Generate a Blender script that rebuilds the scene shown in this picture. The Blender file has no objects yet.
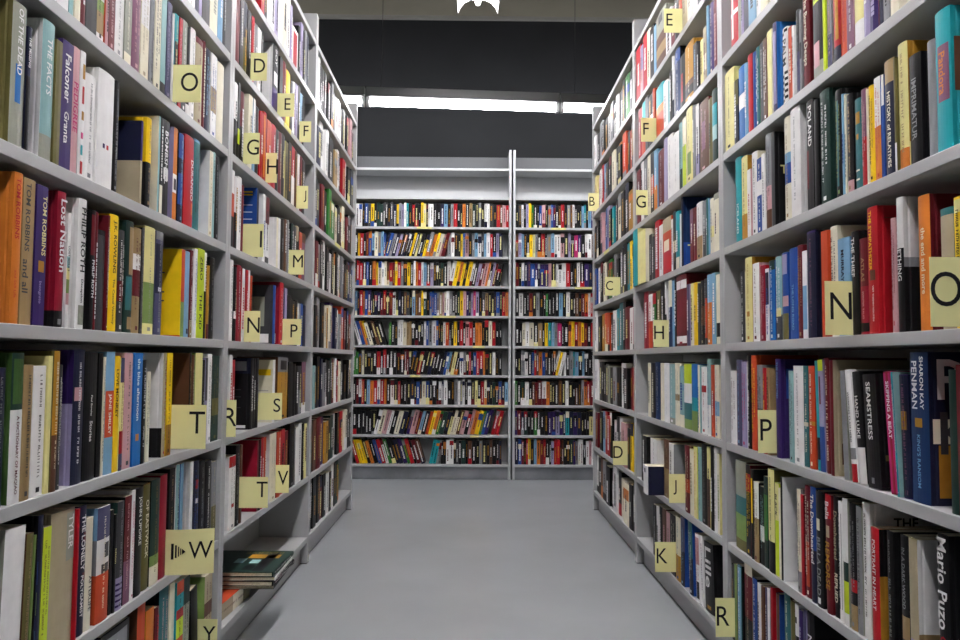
import bpy, math, random
from mathutils import Matrix, Vector
random.seed(7)
SC = bpy.context.scene
COL = SC.collection

# ------------------------------------------------------------------ camera model
F, PITCH, YAW, ROLL, EYE = 744.5, 0.0533, 0.0096, 0.0063, 0.866
WL, WR, YB = -0.693, 0.707, 5.42          # shelf fronts: left run, right run, rear wall run
_c, _s, _cp, _sp, _cr, _sr = math.cos(YAW), math.sin(YAW), math.cos(PITCH), math.sin(PITCH), math.cos(ROLL), math.sin(ROLL)
FWD = Vector((_s*_cp, _c*_cp, _sp)); R0 = Vector((_c, -_s, 0)); U0 = Vector((-_s*_sp, -_c*_sp, _cp))
RIGHT = R0*_cr + U0*_sr; UP = U0*_cr - R0*_sr
EYEV = Vector((0, 0, EYE))
def proj(x, y, z):
    v = Vector((x, y, z)) - EYEV; d = v.dot(FWD)
    return 480 + F*v.dot(RIGHT)/d, 320 - F*v.dot(UP)/d
def ray(px, py): return FWD + RIGHT*((px-480)/F) + UP*((320-py)/F)
def on_x(px, py, X):
    d = ray(px, py); return EYEV + d*(X/d.x)
def on_y(px, py, Y):
    d = ray(px, py); return EYEV + d*(Y/d.y)
def y_of(px, X, z):
    py = 340.0
    for _ in range(6):
        p = on_x(px, py, X); py = proj(X, p.y, z)[1]
    return p.y

# ------------------------------------------------------------------ materials
def lin(h):
    h = h.lstrip('#'); o = []
    for i in (0, 2, 4):
        v = int(h[i:i+2], 16)/255.0
        o.append(v/12.92 if v <= 0.04045 else ((v+0.055)/1.055)**2.4)
    return (o[0], o[1], o[2], 1.0)
def mat(name, base=None, rough=0.5, attr=False, noise=0.0, nscale=20.0, bump=0.0, bscale=60.0, metal=0.0, emit=None, estr=0.0, spec=0.5, coord='Object'):
    m = bpy.data.materials.new(name); m.use_nodes = True
    nt = m.node_tree; b = nt.nodes['Principled BSDF']
    b.inputs['Roughness'].default_value = rough; b.inputs['Metallic'].default_value = metal
    b.inputs['Specular IOR Level'].default_value = spec
    tc = nt.nodes.new('ShaderNodeTexCoord')
    src = None
    if attr:
        a = nt.nodes.new('ShaderNodeAttribute'); a.attribute_name = 'tint'; src = a.outputs['Color']
    if noise > 0:
        n = nt.nodes.new('ShaderNodeTexNoise'); n.inputs['Scale'].default_value = nscale; n.inputs['Detail'].default_value = 5
        nt.links.new(tc.outputs[coord], n.inputs['Vector'])
        r = nt.nodes.new('ShaderNodeMapRange'); r.inputs['From Min'].default_value = .3; r.inputs['From Max'].default_value = .7
        r.inputs['To Min'].default_value = 1-noise; r.inputs['To Max'].default_value = 1.0
        nt.links.new(n.outputs['Fac'], r.inputs['Value'])
        mx = nt.nodes.new('ShaderNodeMix'); mx.data_type = 'RGBA'; mx.blend_type = 'MULTIPLY'; mx.inputs['Factor'].default_value = 1
        if src: nt.links.new(src, mx.inputs['A'])
        else: mx.inputs['A'].default_value = base
        nt.links.new(r.outputs['Result'], mx.inputs['B']); src = mx.outputs['Result']
    if src: nt.links.new(src, b.inputs['Base Color'])
    else: b.inputs['Base Color'].default_value = base
    if bump > 0:
        n2 = nt.nodes.new('ShaderNodeTexNoise'); n2.inputs['Scale'].default_value = bscale; n2.inputs['Detail'].default_value = 4
        nt.links.new(tc.outputs[coord], n2.inputs['Vector'])
        bp = nt.nodes.new('ShaderNodeBump'); bp.inputs['Strength'].default_value = bump; bp.inputs['Distance'].default_value = .002
        nt.links.new(n2.outputs['Fac'], bp.inputs['Height']); nt.links.new(bp.outputs['Normal'], b.inputs['Normal'])
    if emit:
        b.inputs['Emission Color'].default_value = emit; b.inputs['Emission Strength'].default_value = estr
    return m
M_COVER = mat('printed_cover', attr=True, rough=.46, noise=.12, nscale=35, spec=.16)
M_PAGES = mat('page_edges', lin('d8cfb4'), rough=.9, noise=.3, nscale=240, spec=.2)
M_STEEL = mat('painted_shelf_steel', lin('a6a7a7'), rough=.42, noise=.05, nscale=9, bump=.04, bscale=400, spec=.45)
M_REAR = mat('painted_rear_shelf_steel', lin('b0b2b3'), rough=.42, noise=.05, nscale=9, spec=.45)
M_FLOOR = mat('grey_floor_paint', lin('94989b'), rough=.27, noise=.10, nscale=2.2, bump=.05, bscale=30, spec=.5)
M_DARK = mat('charcoal_wall_paint', lin('262729'), rough=.85, noise=.18, nscale=2.5, spec=.25)
M_CEIL = mat('ceiling_plaster', lin('8a8576'), rough=.9, noise=.12, nscale=3)
M_TRIM = mat('pale_trim', lin('8c8b86'), rough=.7, noise=.1, nscale=8)
M_CARD = mat('yellow_card', attr=True, rough=.75, noise=.06, nscale=18, spec=.25)
M_LAMPBODY = mat('enamelled_lamp_body', lin('5f5f5e'), rough=.5, noise=.06, nscale=12)
M_REFL = mat('white_reflector', lin('eeeeee'), rough=.35, noise=.03, nscale=12)
M_TUBE = mat('lit_tube', lin('ffffff'), rough=.4, emit=(1, .97, 1, 1), estr=44.0)
M_TUBE_REAR = mat('lit_rear_tube', lin('ffffff'), rough=.4, emit=(.98, .97, 1, 1), estr=17.0)
M_WIRE = mat('dark_wire', lin('3a3a3a'), rough=.5, noise=.1, nscale=30)

# ------------------------------------------------------------------ mesh builder
class MB:
    def __init__(s): s.v = []; s.f = []; s.c = []; s.m = []
    def face(s, pts, col=(1, 1, 1, 1), mi=0):
        i = len(s.v); s.v += [tuple(p) for p in pts]; s.f.append(tuple(range(i, i+len(pts)))); s.c.append(col); s.m.append(mi)
    def idx(s, verts, faces, col, mi=0):
        i = len(s.v); s.v += [tuple(p) for p in verts]
        for f in faces: s.f.append(tuple(i+k for k in f)); s.c.append(col); s.m.append(mi)
    def box(s, x0, x1, y0, y1, z0, z1, col=(1, 1, 1, 1), mi=0):
        v = [(x0, y0, z0), (x1, y0, z0), (x1, y1, z0), (x0, y1, z0), (x0, y0, z1), (x1, y0, z1), (x1, y1, z1), (x0, y1, z1)]
        s.idx(v, [(0, 3, 2, 1), (4, 5, 6, 7), (0, 1, 5, 4), (1, 2, 6, 5), (2, 3, 7, 6), (3, 0, 4, 7)], col, mi)
    def tube(s, p, q, r, n=12, col=(1, 1, 1, 1), mi=0):
        p = Vector(p); q = Vector(q); d = (q-p).normalized()
        a = d.cross(Vector((0, 0, 1)) if abs(d.z) < .9 else Vector((1, 0, 0))).normalized(); b = d.cross(a)
        v = [p + (a*math.cos(t)+b*math.sin(t))*r for t in (2*math.pi*k/n for k in range(n))] + [q + (a*math.cos(t)+b*math.sin(t))*r for t in (2*math.pi*k/n for k in range(n))]
        fs = [(k, k+n, (k+1) % n+n, (k+1) % n) for k in range(n)] + [tuple(range(n)), tuple(range(2*n-1, n-1, -1))]
        s.idx(v, fs, col, mi)
    def add(s, o, M):
        i = len(s.v); s.v += [tuple(M @ Vector(p)) for p in o.v]
        s.f += [tuple(i+k for k in f) for f in o.f]; s.c += o.c; s.m += o.m
    def mesh(s, name, mats):
        me = bpy.data.meshes.new(name); me.from_pydata(s.v, [], s.f)
        for m in mats: me.materials.append(m)
        me.polygons.foreach_set('material_index', s.m)
        ca = me.color_attributes.new('tint', 'FLOAT_COLOR', 'CORNER'); flat = []
        for f, c in zip(s.f, s.c): flat += list(c)*len(f)
        ca.data.foreach_set('color', flat); me.update()
        return me
    def obj(s, name, mats, parent=None, bevel=0):
        o = bpy.data.objects.new(name, s.mesh(name, mats if isinstance(mats, list) else [mats])); COL.objects.link(o)
        if parent: o.parent = parent
        if bevel:
            md = o.modifiers.new('bevel', 'BEVEL'); md.width = bevel; md.segments = 2; md.limit_method = 'ANGLE'
        return o
def tag(o, label, cat, group=None):
    o['label'] = label; o['category'] = cat
    if group: o['group'] = group
    return o
def empty(name, loc=(0, 0, 0)):
    o = bpy.data.objects.new(name, None); COL.objects.link(o); o.location = loc; o.empty_display_size = .05; return o
def struct(o): o['kind'] = 'structure'; return o

# ------------------------------------------------------------------ lettering
_tc = {}
def text2d(body):
    """outline lettering as flat faces; (verts, faces, width, height)"""
    if body not in _tc:
        cu = bpy.data.curves.new('t', 'FONT'); cu.body = body; cu.offset = 0 if len(body) == 1 else .016; cu.resolution_u = 5 if len(body) == 1 else 2; cu.fill_mode = 'FRONT' if hasattr(cu, 'fill_mode') else cu.fill_mode
        o = bpy.data.objects.new('t', cu); me = bpy.data.meshes.new_from_object(o)
        v = [tuple(p.co)[:2] for p in me.vertices]; f = [tuple(p.vertices) for p in me.polygons]
        bpy.data.objects.remove(o); bpy.data.meshes.remove(me); bpy.data.curves.remove(cu)
        x0 = min(p[0] for p in v); x1 = max(p[0] for p in v); y0 = min(p[1] for p in v); y1 = max(p[1] for p in v)
        _tc[body] = ([(p[0]-x0, p[1]-y0) for p in v], f, x1-x0, y1-y0)
    return _tc[body]

PAL = {'k': ('121214', 'black'), 'S': ('4a4b4e', 'dark grey'), 's': ('9b9da0', 'grey'), 'w': ('e8e7e5', 'white'), 'W': ('e2dcc4', 'cream'),
 'e': ('c6b898', 'beige'), 'Z': ('b3976a', 'tan'), 'z': ('6a4530', 'brown'), 'u': ('c8922e', 'ochre'), 'y': ('f0c818', 'yellow'),
 'Y': ('e2da94', 'pale yellow'), 'L': ('bfd32a', 'lime'), 'o': ('ee8a34', 'orange'), 'O': ('d9512a', 'red-orange'), 'r': ('c41f2a', 'red'),
 'R': ('731c26', 'maroon'), 'p': ('e6b3b6', 'pink'), 'm': ('d22f78', 'magenta'), 'M': ('8b5a74', 'mauve'), 'v': ('3a2568', 'purple'),
 'V': ('b4aad0', 'lilac'), 'n': ('20243f', 'navy'), 'b': ('2a55a6', 'blue'), 'B': ('2478c8', 'bright blue'), 'l': ('8bbde0', 'light blue'),
 't': ('22aab2', 'turquoise'), 'T': ('3b7c80', 'teal'), 'c': ('a3cfcf', 'pale cyan'), 'g': ('3c8a3c', 'green'), 'G': ('233f38', 'dark green'),
 'q': ('8ba95c', 'sage'), 'a': ('77703f', 'olive'), 'i': ('59587a', 'slate'), 'x': ('adb0a0', 'grey-green'), 'C': ('a01c34', 'crimson'), 'N': ('1d3a6a', 'dark blue'), 'D': ('4c7038', 'moss green')}
LIN = {k: lin(v[0]) for k, v in PAL.items()}
for _k in LIN:
    if _k not in 'wWkYyL': LIN[_k] = tuple(x*.68 for x in LIN[_k][:3])+(1,)
def lum(c): return .3*c[0]+.6*c[1]+.1*c[2]
PAPER = lin('d9d2bf')

def jitter(c, r, a=.10):
    k = 1+(r.random()-.5)*2*a
    return (min(1, c[0]*k), min(1, c[1]*k), min(1, c[2]*k), 1)

# ------------------------------------------------------------------ a book: spine at y=0 facing -y, thickness along x (0..T), height along z
def book(T, D, H, spec, seed, fine=True):
    """returns (cover MB, page-block MB)"""
    r = random.Random(seed); hard = spec.get('hard', r.random() < .5)
    c = .0022 if hard else .0007
    if T < .012: c = min(c, .0012)
    b = min(.0028, T*.12) if hard else .0006
    ins = .003 if hard and fine else .0006
    seg = (6 if hard else 2) if fine else 2
    sp = spec['col']; cv = spec.get('cov', sp)
    out = [(0, D)]
    if fine and hard and T > .014: out += [(0, b+.011), (.0012, b+.0085), (.0003, b+.005)]
    arc = []
    for k in range(seg+1):
        t = k/seg; arc.append((T*t, b*(2*t-1)**2))
    i0 = len(out); out += arc; i1 = len(out)-1
    if fine and hard and T > .014: out += [(T-.0003, b+.005), (T-.0012, b+.0085), (T, b+.011)]
    out.append((T, D)); n = len(out)
    inn = []
    for k, (x, y) in enumerate(out):
        inn.append((min(max(x, c), T-c), D if k in (0, n-1) else max(y, b+c)))
    zs = sorted({0.0, 1.0} | {f for q in spec.get('bands', []) for f in q[:2]} | {f for q in spec.get('cbands', []) for f in q[:2]})
    cb = MB()
    for za, zb in zip(zs, zs[1:]):
        zm = (za+zb)/2; cs = sp; cc = cv
        for q in spec.get('bands', []):
            if q[0] <= zm <= q[1]: cs = q[2]
        if spec.get('wrap'): cc = cs
        for q in spec.get('cbands', []):
            if q[0] <= zm <= q[1]: cc = q[2]
        for k in range(n-1):
            (x, y), (x2, y2) = out[k], out[k+1]
            cb.face([(x, y, za*H), (x2, y2, za*H), (x2, y2, zb*H), (x, y, zb*H)], cs if i0 <= k < i1 else cc)
    for k in range(n-1):
        o1, o2, n1, n2 = out[k], out[k+1], inn[k], inn[k+1]
        edge = sp if i0 <= k < i1 else cv
        cb.face([(*o1, H), (*o2, H), (*n2, H), (*n1, H)], edge); cb.face([(*o2, 0), (*o1, 0), (*n1, 0), (*n2, 0)], edge)
        if fine and n1 != n2: cb.face([(*n2, 0), (*n1, 0), (*n1, H), (*n2, H)], PAPER)
    for k in (0, n-1):
        o1, n1 = out[k], inn[k]; cb.face([(*o1, 0), (*n1, 0), (*n1, H), (*o1, H)], cv)
    # spine printing
    e = .00035
    def sy(x): return b*(2*min(max(x/T, 0), 1)-1)**2 - e
    def srect(x0, x1, z0, z1, col):
        if b > .002 and x1-x0 > T*.35:
            xm = [x0+(x1-x0)*k/4 for k in range(5)]
            for p, q in zip(xm, xm[1:]): cb.face([(p, sy(p), z0), (q, sy(q), z0), (q, sy(q), z1), (p, sy(p), z1)], col)
        else: cb.face([(x0, sy(x0), z0), (x1, sy(x1), z0), (x1, sy(x1), z1), (x0, sy(x0), z1)], col)
    def stitle(body, col, za, zb, fr=.62, xc=.5):
        v, f, w, h = text2d(body)
        s = min((zb-za)*H/w, fr*T/h)
        z_top = zb*H - ((zb-za)*H-w*s)/2; xo = T*xc - h*s/2; yt = sy(min(max(T/2, xo), xo+h*s))
        cb.idx([(xo+q[1]*s, yt, z_top-q[0]*s) for q in v], f, col)
    def scribble(col, za, zb, fr=.34, xc=.5):
        hh = min(fr*T*.8, .0062); z = zb*H; x = T*xc-hh/2; yt = sy(min(max(T/2, x), x+hh))
        while z > za*H:
            if r.random() < .14: z -= hh*.6; continue
            w = hh*r.uniform(.45, .8); st = max(hh*.2, .0006)
            z2 = z-w
            cb.face([(x, yt, z-st), (x+hh, yt, z-st), (x+hh, yt, z), (x, yt, z)], col)
            if r.random() < .75:
                xx = x + r.choice((0, .42, .8))*hh; cb.face([(xx, yt, z2), (xx+st, yt, z2), (xx+st, yt, z), (xx, yt, z)], col)
            if r.random() < .55: cb.face([(x, yt, z2), (x+hh, yt, z2), (x+hh, yt, z2+st), (x, yt, z2+st)], col)
            z = z2-hh*.22
    for q in spec.get('blocks', []): srect(q[0]*T, q[1]*T, q[2]*H, q[3]*H, q[4])
    if spec.get('titles'):
        for t in spec['titles']: stitle(*t)
    elif not spec.get('plain'):
        base = sp; ink = spec.get('ink')
        if ink is None:
            ink = r.choice([LIN['w'], LIN['w'], LIN['Y'], LIN['u']]) if lum(base) < .22 else r.choice([LIN['k'], LIN['k'], LIN['n'], LIN['R'], LIN['S']])
        if fine:
            m = r.choice([0, 1, 2])
            if m == 0: scribble(ink, .12, .62, .4); scribble(ink, .68, .93, .25)
            elif m == 1: scribble(ink, .4, .92, .42); scribble(ink, .16, .36, .26)
            else: scribble(ink, .2, .9, .28, .33); scribble(ink, .35, .86, .22, .7)
            if r.random() < .6: srect(T*.36, T*.64, H*.03, H*.03+min(T*.3, .008), ink)
        else:
            z0 = r.uniform(.08, .4); z1 = r.uniform(.6, .93)
            z = z1*H; hh = T*r.uniform(.18, .42)
            while z > z0*H:
                w = r.uniform(.002, .009); cb.face([(T/2-hh/2, -e, z-w), (T/2+hh/2, -e, z-w), (T/2+hh/2, -e, z), (T/2-hh/2, -e, z)], ink); z -= w+r.uniform(.001, .003)
    # printing on the cover boards: ('l' or 'r', d0, d1, z0, z1, colour)
    for (sd, d0, d1, z0, z1, col) in spec.get('prints', []):
        x = -e if sd == 'l' else T+e
        q = [(x, d0*D, z0*H), (x, d1*D, z0*H), (x, d1*D, z1*H), (x, d0*D, z1*H)]
        cb.face(q[::-1] if sd == 'l' else q, col)
    for (sd, body, col, d0, d1, zc) in spec.get('ctitles', []):
        v, f, w, h = text2d(body); s = min((d1-d0)*D/w, 1.8*(1-zc)*H/h)
        if sd == 'r': cb.idx([(T+e*1.5, d0*D+q[0]*s, zc*H+q[1]*s-h*s/2) for q in v], f, col)
        else: cb.idx([(-e*1.5, d1*D-q[0]*s, zc*H+q[1]*s-h*s/2) for q in v], f, col)
    pb = MB(); pb.box(c+.0002, T-c-.0002, b+c+.0002, D-ins, ins, H-ins, PAPER)
    return cb, pb

# ------------------------------------------------------------------ the books, shelf by shelf (image columns of each spine, top line, colour; printing)
# options: c=board colour  f=z0-z1:col spine band  cf=board band  t=TEXT:col:z0:z1[:size[:across]]  i=ink  k=x0:x1:z0:z1:col block
#          p=side:d0:d1:z0:z1:col board printing  ct=side:TEXT:col:d0:d1:z  s=setback cm  a=lean degrees  d=depth cm  h/P hard/paper  n=note for the label  plain
LV = [2.2586, 1.995, 1.73, 1.4545, 1.186, .916, .642, .368, .112]
ROWS = {}
ROWS['L', 2] = """184 188 - W
188 193 - w; i=k
193 196 - w;i=k
196 200 - n
200 203 - V
203 211 - k; plain
211 219 - W; i=x
219 224 - l; i=w
224 226.5 - S; i=w"""
ROWS['L', 3] = """45 59 - w; i=s
59 71 - w; i=s
71 76.5 - c; plain
77 83 - W; plain
83 87.5 - R; k=.2:.8:.3:.9:O
87.5 98 - k; c=k; plain
98 106 - w; c=s; f=.06-.24:Z; f=.24-.34:q; i=k
106 110 - p; c=O
110 116 - R; i=p
116 125 - w; i=s
125 133 - x; i=W; f=0-.1:W
133 141.5 - M; i=p; h
141.5 150 - W; f=.5-1:w; i=e
150 155 - s; i=S
155 161 - W; i=S
161 166.5 - c; plain; f=0-.12:S
166.5 172 - i; i=V
172 174.5 - w; plain
174.5 178.5 10 t; f=.12-.7:k; i=Y
178.5 182 14 r; i=p
182 186.5 17 S; f=.45-1:x; i=w
187 190.5 25 k; c=n; f=0-.12:w; plain
190.5 195.5 26 w; c=S; i=s
196 203 36 e; c=e; f=.93-1:R
203 205.5 38 R; i=W
205.5 211 46 n; i=l; h
211 217 52 w; i=b; f=.3-.6:Z
217 224 62 W; c=w; plain"""
ROWS['L', 4] = """12 26 1 x; c=a; h; t=OF THE DEAD:w:.5:.97:.62; k=.25:.62:.3:.57:B
26.5 31 25 n; t=THE MISSING:w:.62:.97:.55; f=0-.6:k; i=M
42 54 17 c; c=w; h; f=0-.18:x; t=THE FACTS:w:.45:.9:.4
55 61 37 a; c=a; plain; P
61 72 38 v; c=v; t=Falconer:w:.52:.9:.6; t=Granta:w:.2:.45:.6; P
72 79 43 p; t=PEDIGREE:m:.1:.95:.75
79 85 48 w; k=.3:.8:.78:.9:u; k=.3:.7:.58:.72:r; k=.3:.8:.45:.52:u; k=.3:.7:.3:.35:m; k=.3:.7:.17:.25:t; k=.3:.8:.02:.12:r; plain
85 97 72 w; c=w; h; i=s
97 114 70 w; c=w; h; k=.3:.42:.33:.37:v; k=.52:.66:.33:.37:r; plain
114 119 78 k; c=S; i=s; h
141 143 119 v; c=e; cf=.52-1:n; f=0-.52:e; p=l:.45:.9:0.03:.2:w; p=l:.5:.85:.06:.17:S; n=barcode on beige back; plain; d=17
147 152 117 y; c=y; cf=0-.5:k; f=0-.5:k; i=Z
158 160 113 c; c=W; plain; d=18
160 163 115 k; c=k; i=w; f=0-.3:W
163 168.5 117 k; t=BOMBSHELL:w:.3:.92:.55; k=.1:.9:.38:.5:w
173 178 125 o; c=V; f=.3-.5:w; k=.2:.8:.33:.45:S; plain; P
178 184 132 b; f=.55-.72:n; f=0-.2:n; c=k; i=l
185 194 134 r; c=r; t=DURANGO:w:.3:.75:.5:.75; k=.75:.95:.15:.28:o; h
194 200 138 l; c=l; i=n; f=.0-.97:T
209 212.5 149 W; c=w; i=u; d=16
212.5 215 150 c; i=S
215 219.5 155 k; c=k; i=s"""
ROWS['L', 5] = """13 21.5 171 o; c=o; t=TOM ROBBINS:r:.55:.97:.5:.35; t=and Still Life:O:.12:.4:.3:.35; h
21.5 34 177 u; c=Z; f=0-1:Z; t=TOM ROBBINS:S:.5:.97:.5:.4; t=and all:S:.2:.46:.5:.35; P
34 46 184 v; c=v; t=TOM ROBBINS:Y:.5:.93:.4:.7; k=.3:.8:.38:.46:u; t=Incognito:V:.12:.35:.3; P
57 66 190 C; c=C; t=Lost Nation:w:.4:.95:.75:.6; f=0-.12:k; cf=0-.12:k; h; k=.3:.7:.02:.06:s
66.2 70 212 w; f=.52-.62:c; f=.42-.52:Y; f=.3-.42:q; f=.2-.3:p; t=LOST SOULS:n:.25:.95:.6; P
78 86 198 w; c=w; t=PHILIP ROTH:k:.42:.95:.55; t=Deception:k:.2:.38:.5; k=.2:.95:.03:.18:x; h
91 95 209 k; c=k; t=PHILIP ROTH:w:.25:.6:.62; f=.62-.96:R; h
95 97 211 R; i=w
97 106 229 S; c=S; f=.95-1:k; plain; h
106 109 214 R; i=w
109 118 213 y; c=y; t=J.K. ROWLING:k:.5:.95:.45; t=The Casual Vacancy:S:.06:.45:.35; h
118.5 125 229 S; c=S; f=.3-.5:R; i=w; h
125 133.5 220 G; c=G; k=.35:1:.52:.95:Z; k=.3:1:.03:.14:Z; k=.1:.9:.2:.5:T; plain; h
133.5 141 227 Z; c=Z; f=.35-.6:R; f=.6-.75:w; i=R
141 144 226 S; c=k; i=s
144 155.5 226 Y; c=Y; f=0-.1:Y; f=.1-.48:q; i=x; h
155.5 163 231 i; c=i; f=.92-1:s; f=.4-.88:n; k=.3:.7:.42:.46:w; i=s; h
181 184.5 248 O; c=y; f=0-.4:q; cf=0-.02:O; p=l:.3:.8:.86:0.876:S; p=l:.25:.8:.72:0.736:S; p=l:.3:.8:.68:0.696:S; p=l:.25:.85:.5:0.516:S; p=l:.3:.8:.46:0.476:S; p=l:.25:.8:.4:0.416:S; p=l:.3:.75:.34:0.356:S; d=16; n=yellow back cover of text; plain
184.5 190 250 l; c=l; k=.4:.8:.04:.1:n; plain; h
190 193.5 249 R; i=w; f=.0-.2:Z
193.5 197.5 248 w; i=b
197.5 204 248 L; t=THE KID:k:.1:.5:.6; t=ZERO:k:.65:.92:.6; P
204 207 252 w; f=0-.55:k; i=k
207 209.5 265 u; f=0-.2:R; plain
210 214.5 257 k; c=k; i=s"""
ROWS['L', 6] = """-6 5 368 n; c=k; i=s; h
11 23 353 w; c=D; f=.62-1:G; k=.1:.9:.66:.96:D; t=A DICTIONARY OF MAQIAO:R:.06:.58:.3; h
23 32.5 365 Z; c=Z; i=S; h
33 46 366 w; c=w; i=k; h; f=.0-.04:w
46.5 52 356 Y; c=Y; plain; h; d=16
52 58.5 351 u; c=a; f=0-.4:z; i=W; h; d=18
58.5 61 365 S; i=w
73 84 350 n; c=v; cf=0-.6:V; i=w; k=.1:.7:.62:.72:p; h; n=lilac and purple boards
84.5 97 352 k; c=k; t=Paul Bowles:w:.5:.66:.3; t=Stories:w:.3:.46:.3; h
97.5 102 353 k; c=k; plain
102 104.5 357 W; i=S
105 113.5 352 l; f=.3-.68:O; t=JANE SMILEY:w:.32:.66:.4; P; i=w
113.5 119.5 356 y; c=y; t=LOVE MONKEY:k:.42:.93:.5; P
119.5 124 358 Y; f=.15-.35:r; f=0-.15:i; f=.78-1:i; i=R
124 133 353 p; c=p; f=0-1:p; i=S; h
133 141.5 353 B; c=B; t=the blue afternoon:w:.4:.95:.42; k=.3:.7:.22:.28:o; P
141.5 146.5 360 k; c=k; i=w
146.5 150 372 W; i=S
163 166.5 353 e; c=w; cf=0-.28:k; i=r; d=16; n=white back cover above black
166.5 173 353 y; c=y; f=0-.3:u; i=z; P
189 191.5 353 k; c=z; p=l:.2:.8:.3:.31:p; p=l:.25:.8:.38:.39:p; p=l:.3:.7:.5:.56:w; i=Z; d=16; n=brown back cover
191.5 194 355 z; i=e
194.5 202 353 Y; c=q; plain
202 205 360 k; c=z; i=s
205 207.5 358 V; f=.5-1:S; plain
207.5 212 354 w; c=w; i=s
212 218.5 356 G; c=k; f=.3-.5:a; i=a"""
ROWS['L', 7] = """2 23 531 w; c=x; plain; h; a=2
24 31 536 z; c=z; f=0-1:a; i=Z; h; a=2
31 33.5 538 q; plain; a=2
33.5 41 518 n; c=k; k=.1:.9:.55:.7:b; k=.1:.9:.35:.5:q; k=.1:.9:.1:.25:T; plain; h; a=1
41 49 530 q; c=q; f=0-1:L; i=a; a=1
50 75 513 e; c=e; k=.6:1:.62:.97:x; t=TYLER:w:.7:.95:.22:.8; i=M; h; n=grey-green author panel
75 78 511 r; c=r; plain; d=16
78 86 508 n; t=THE LONELY:w:.5:.93:.6; t=POLYGAMIST:w:.14:.46:.6; k=.5:.95:.72:.79:R; k=.5:.95:.42:.48:R; h
86 93 520 W; t=AFTERLIFE:S:.15:.5:.4:.6; i=S; h; c=s
97.5 110 508 w; c=s; f=.72-1:i; f=0-.42:O; cf=0-.42:O; cf=.72-1:l; k=.3:.9:.42:.5:S; k=.5:.9:.55:.68:S; h; i=W; n=blue white and orange bands
110 113.5 512 k; c=k; plain
113.5 117 516 k; t=SHERIDAN:Y:.3:.85:.5; h
117 124 503 S; c=G; f=0-.3:V; k=0:1:.03:.05:v; k=0:1:.08:.1:v; k=0:1:.13:.15:v; k=0:1:.18:.2:v; k=0:1:.23:.25:v; i=s; h
124 131 498 R; c=k; f=0-.4:M; i=p
131 135 492 w; i=m; h
135 143 489 k; c=k; t=JOHN UPDIKE:w:.45:.93:.42; i=w
143 150.5 486 u; f=0-1:a; c=k; t=OF EASTWICK:W:.3:.85:.5; h
150.5 160 481 S; c=k; f=0-.18:W; f=.18-.28:q; i=a; h; f=.28-1:G
160 168.5 476 C; c=C; plain; h
168.5 175 470 z; c=k; f=0-1:k; i=Z
175 179.5 466 w; i=k; f=0-1:c
179.5 182.5 465 b; plain; f=.3-1:l
190 193 463 w; c=w; plain; d=16
193 199 462 n; k=.3:.8:.7:.8:r; k=.3:.8:.55:.6:w; c=k; i=b; h
199 205 462 k; c=k; i=s; h
205 211.5 462 k; c=k; i=w; h
211.5 216 463 a; c=s; f=.45-1:s; i=e"""
ROWS['L', 8] = """100 129 630 k; c=k; k=.1:.9:.5:.95:s; h
136 144 607 u; f=0-1:O; c=z; plain
146 154.5 612 o; c=u; plain; h
154.5 159 610 R; f=0-.6:n; i=r
159 168.5 588 i; c=k; f=0-1:T; i=p; h
169 175 586 W; c=W; plain
175 183 583 t; f=.86-1:O; f=.6-.7:r; f=.4-.6:L; f=.3-.4:O; f=0-.3:b; P; i=k
183 189.5 580 G; f=.2-.7:x; i=k
190 200 590 k; a=-6; plain; h
204.5 212 577 e; f=.4-.6:z; c=q; i=R"""
ROWS['R', 2] = """730 737 - r; f=.4-.46:w; f=.7-.76:w; k=.2:.5:.1:.9:w; plain
737 740 - x; plain
740 743 - V; i=S
743 748 - n; c=k
748 755 - l; i=k
755 759 - w; i=s
759 766 - W; i=o"""
ROWS['R', 3] = """723 732 70 Y; i=k; h
732 736.5 80 S; c=n; f=.6-1:a; i=w
736.5 744 65 B; c=B; f=.42-.62:w; plain; h
744 747 62 l; i=w
747 752 53 r; c=C; plain; h
752 755.5 50 i; c=V; f=0-1:b; plain
755.5 759.5 45 x; c=q; i=w; f=0-1:T
759.5 763 40 S; i=s
763 767 35 z; c=R; i=w
767 772 27 Y; c=W; plain
772 776 19 V; c=B; f=0-1:i; k=.1:.9:.1:.9:V; p=r:.5:.7:.35:.42:o; p=r:.2:.4:.7:.75:p; plain; h; n=blue starry cover
782 787.5 26 w; k=0:.5:.02:.06:k; k=.5:1:.06:.1:k; k=0:.5:.1:.14:k; k=.5:1:.14:.18:k; k=0:.5:.18:.22:k; k=.5:1:.22:.26:k; k=0:.5:.26:.3:k; k=.5:1:.3:.34:k; k=0:.5:.34:.38:k; k=.5:1:.38:.42:k; t=PALM:k:.5:.85:.75; k=0:.5:.9:.94:k; k=.5:1:.94:.98:k
787.5 791.5 24 O; i=W
791.5 794.5 24 w; i=k
794.5 799 7 S; c=s; f=0-.5:i; i=s; h
799 801.5 7 s; f=.4-.6:S; plain
801.5 808.5 - R; c=R; t=The Burning Deeps:W:.1:.97:.62; h
812 822 - k; c=k; k=.1:.7:.1:.35:p; k=.1:.9:.75:.97:L; k=.2:.7:.78:.94:k; plain; h; f=0-.15:x
822 825.5 - L; plain
826 831 - s; c=s; f=0-.3:i; i=p
832 840 - r; c=O; k=.4:.8:.2:.9:u; f=0-.14:n; plain
840 846 - O; i=r; c=p
846 853 - p; f=0-1:M; i=w
853 862 - x; f=.2-.5:Y; f=0-.2:w; f=.5-.7:G; plain
862 868 - V; i=w; h
868 877 - v; c=M; i=V
877 882 - n; i=w
882 888 - s; i=k
888 896 - W; i=q"""
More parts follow.
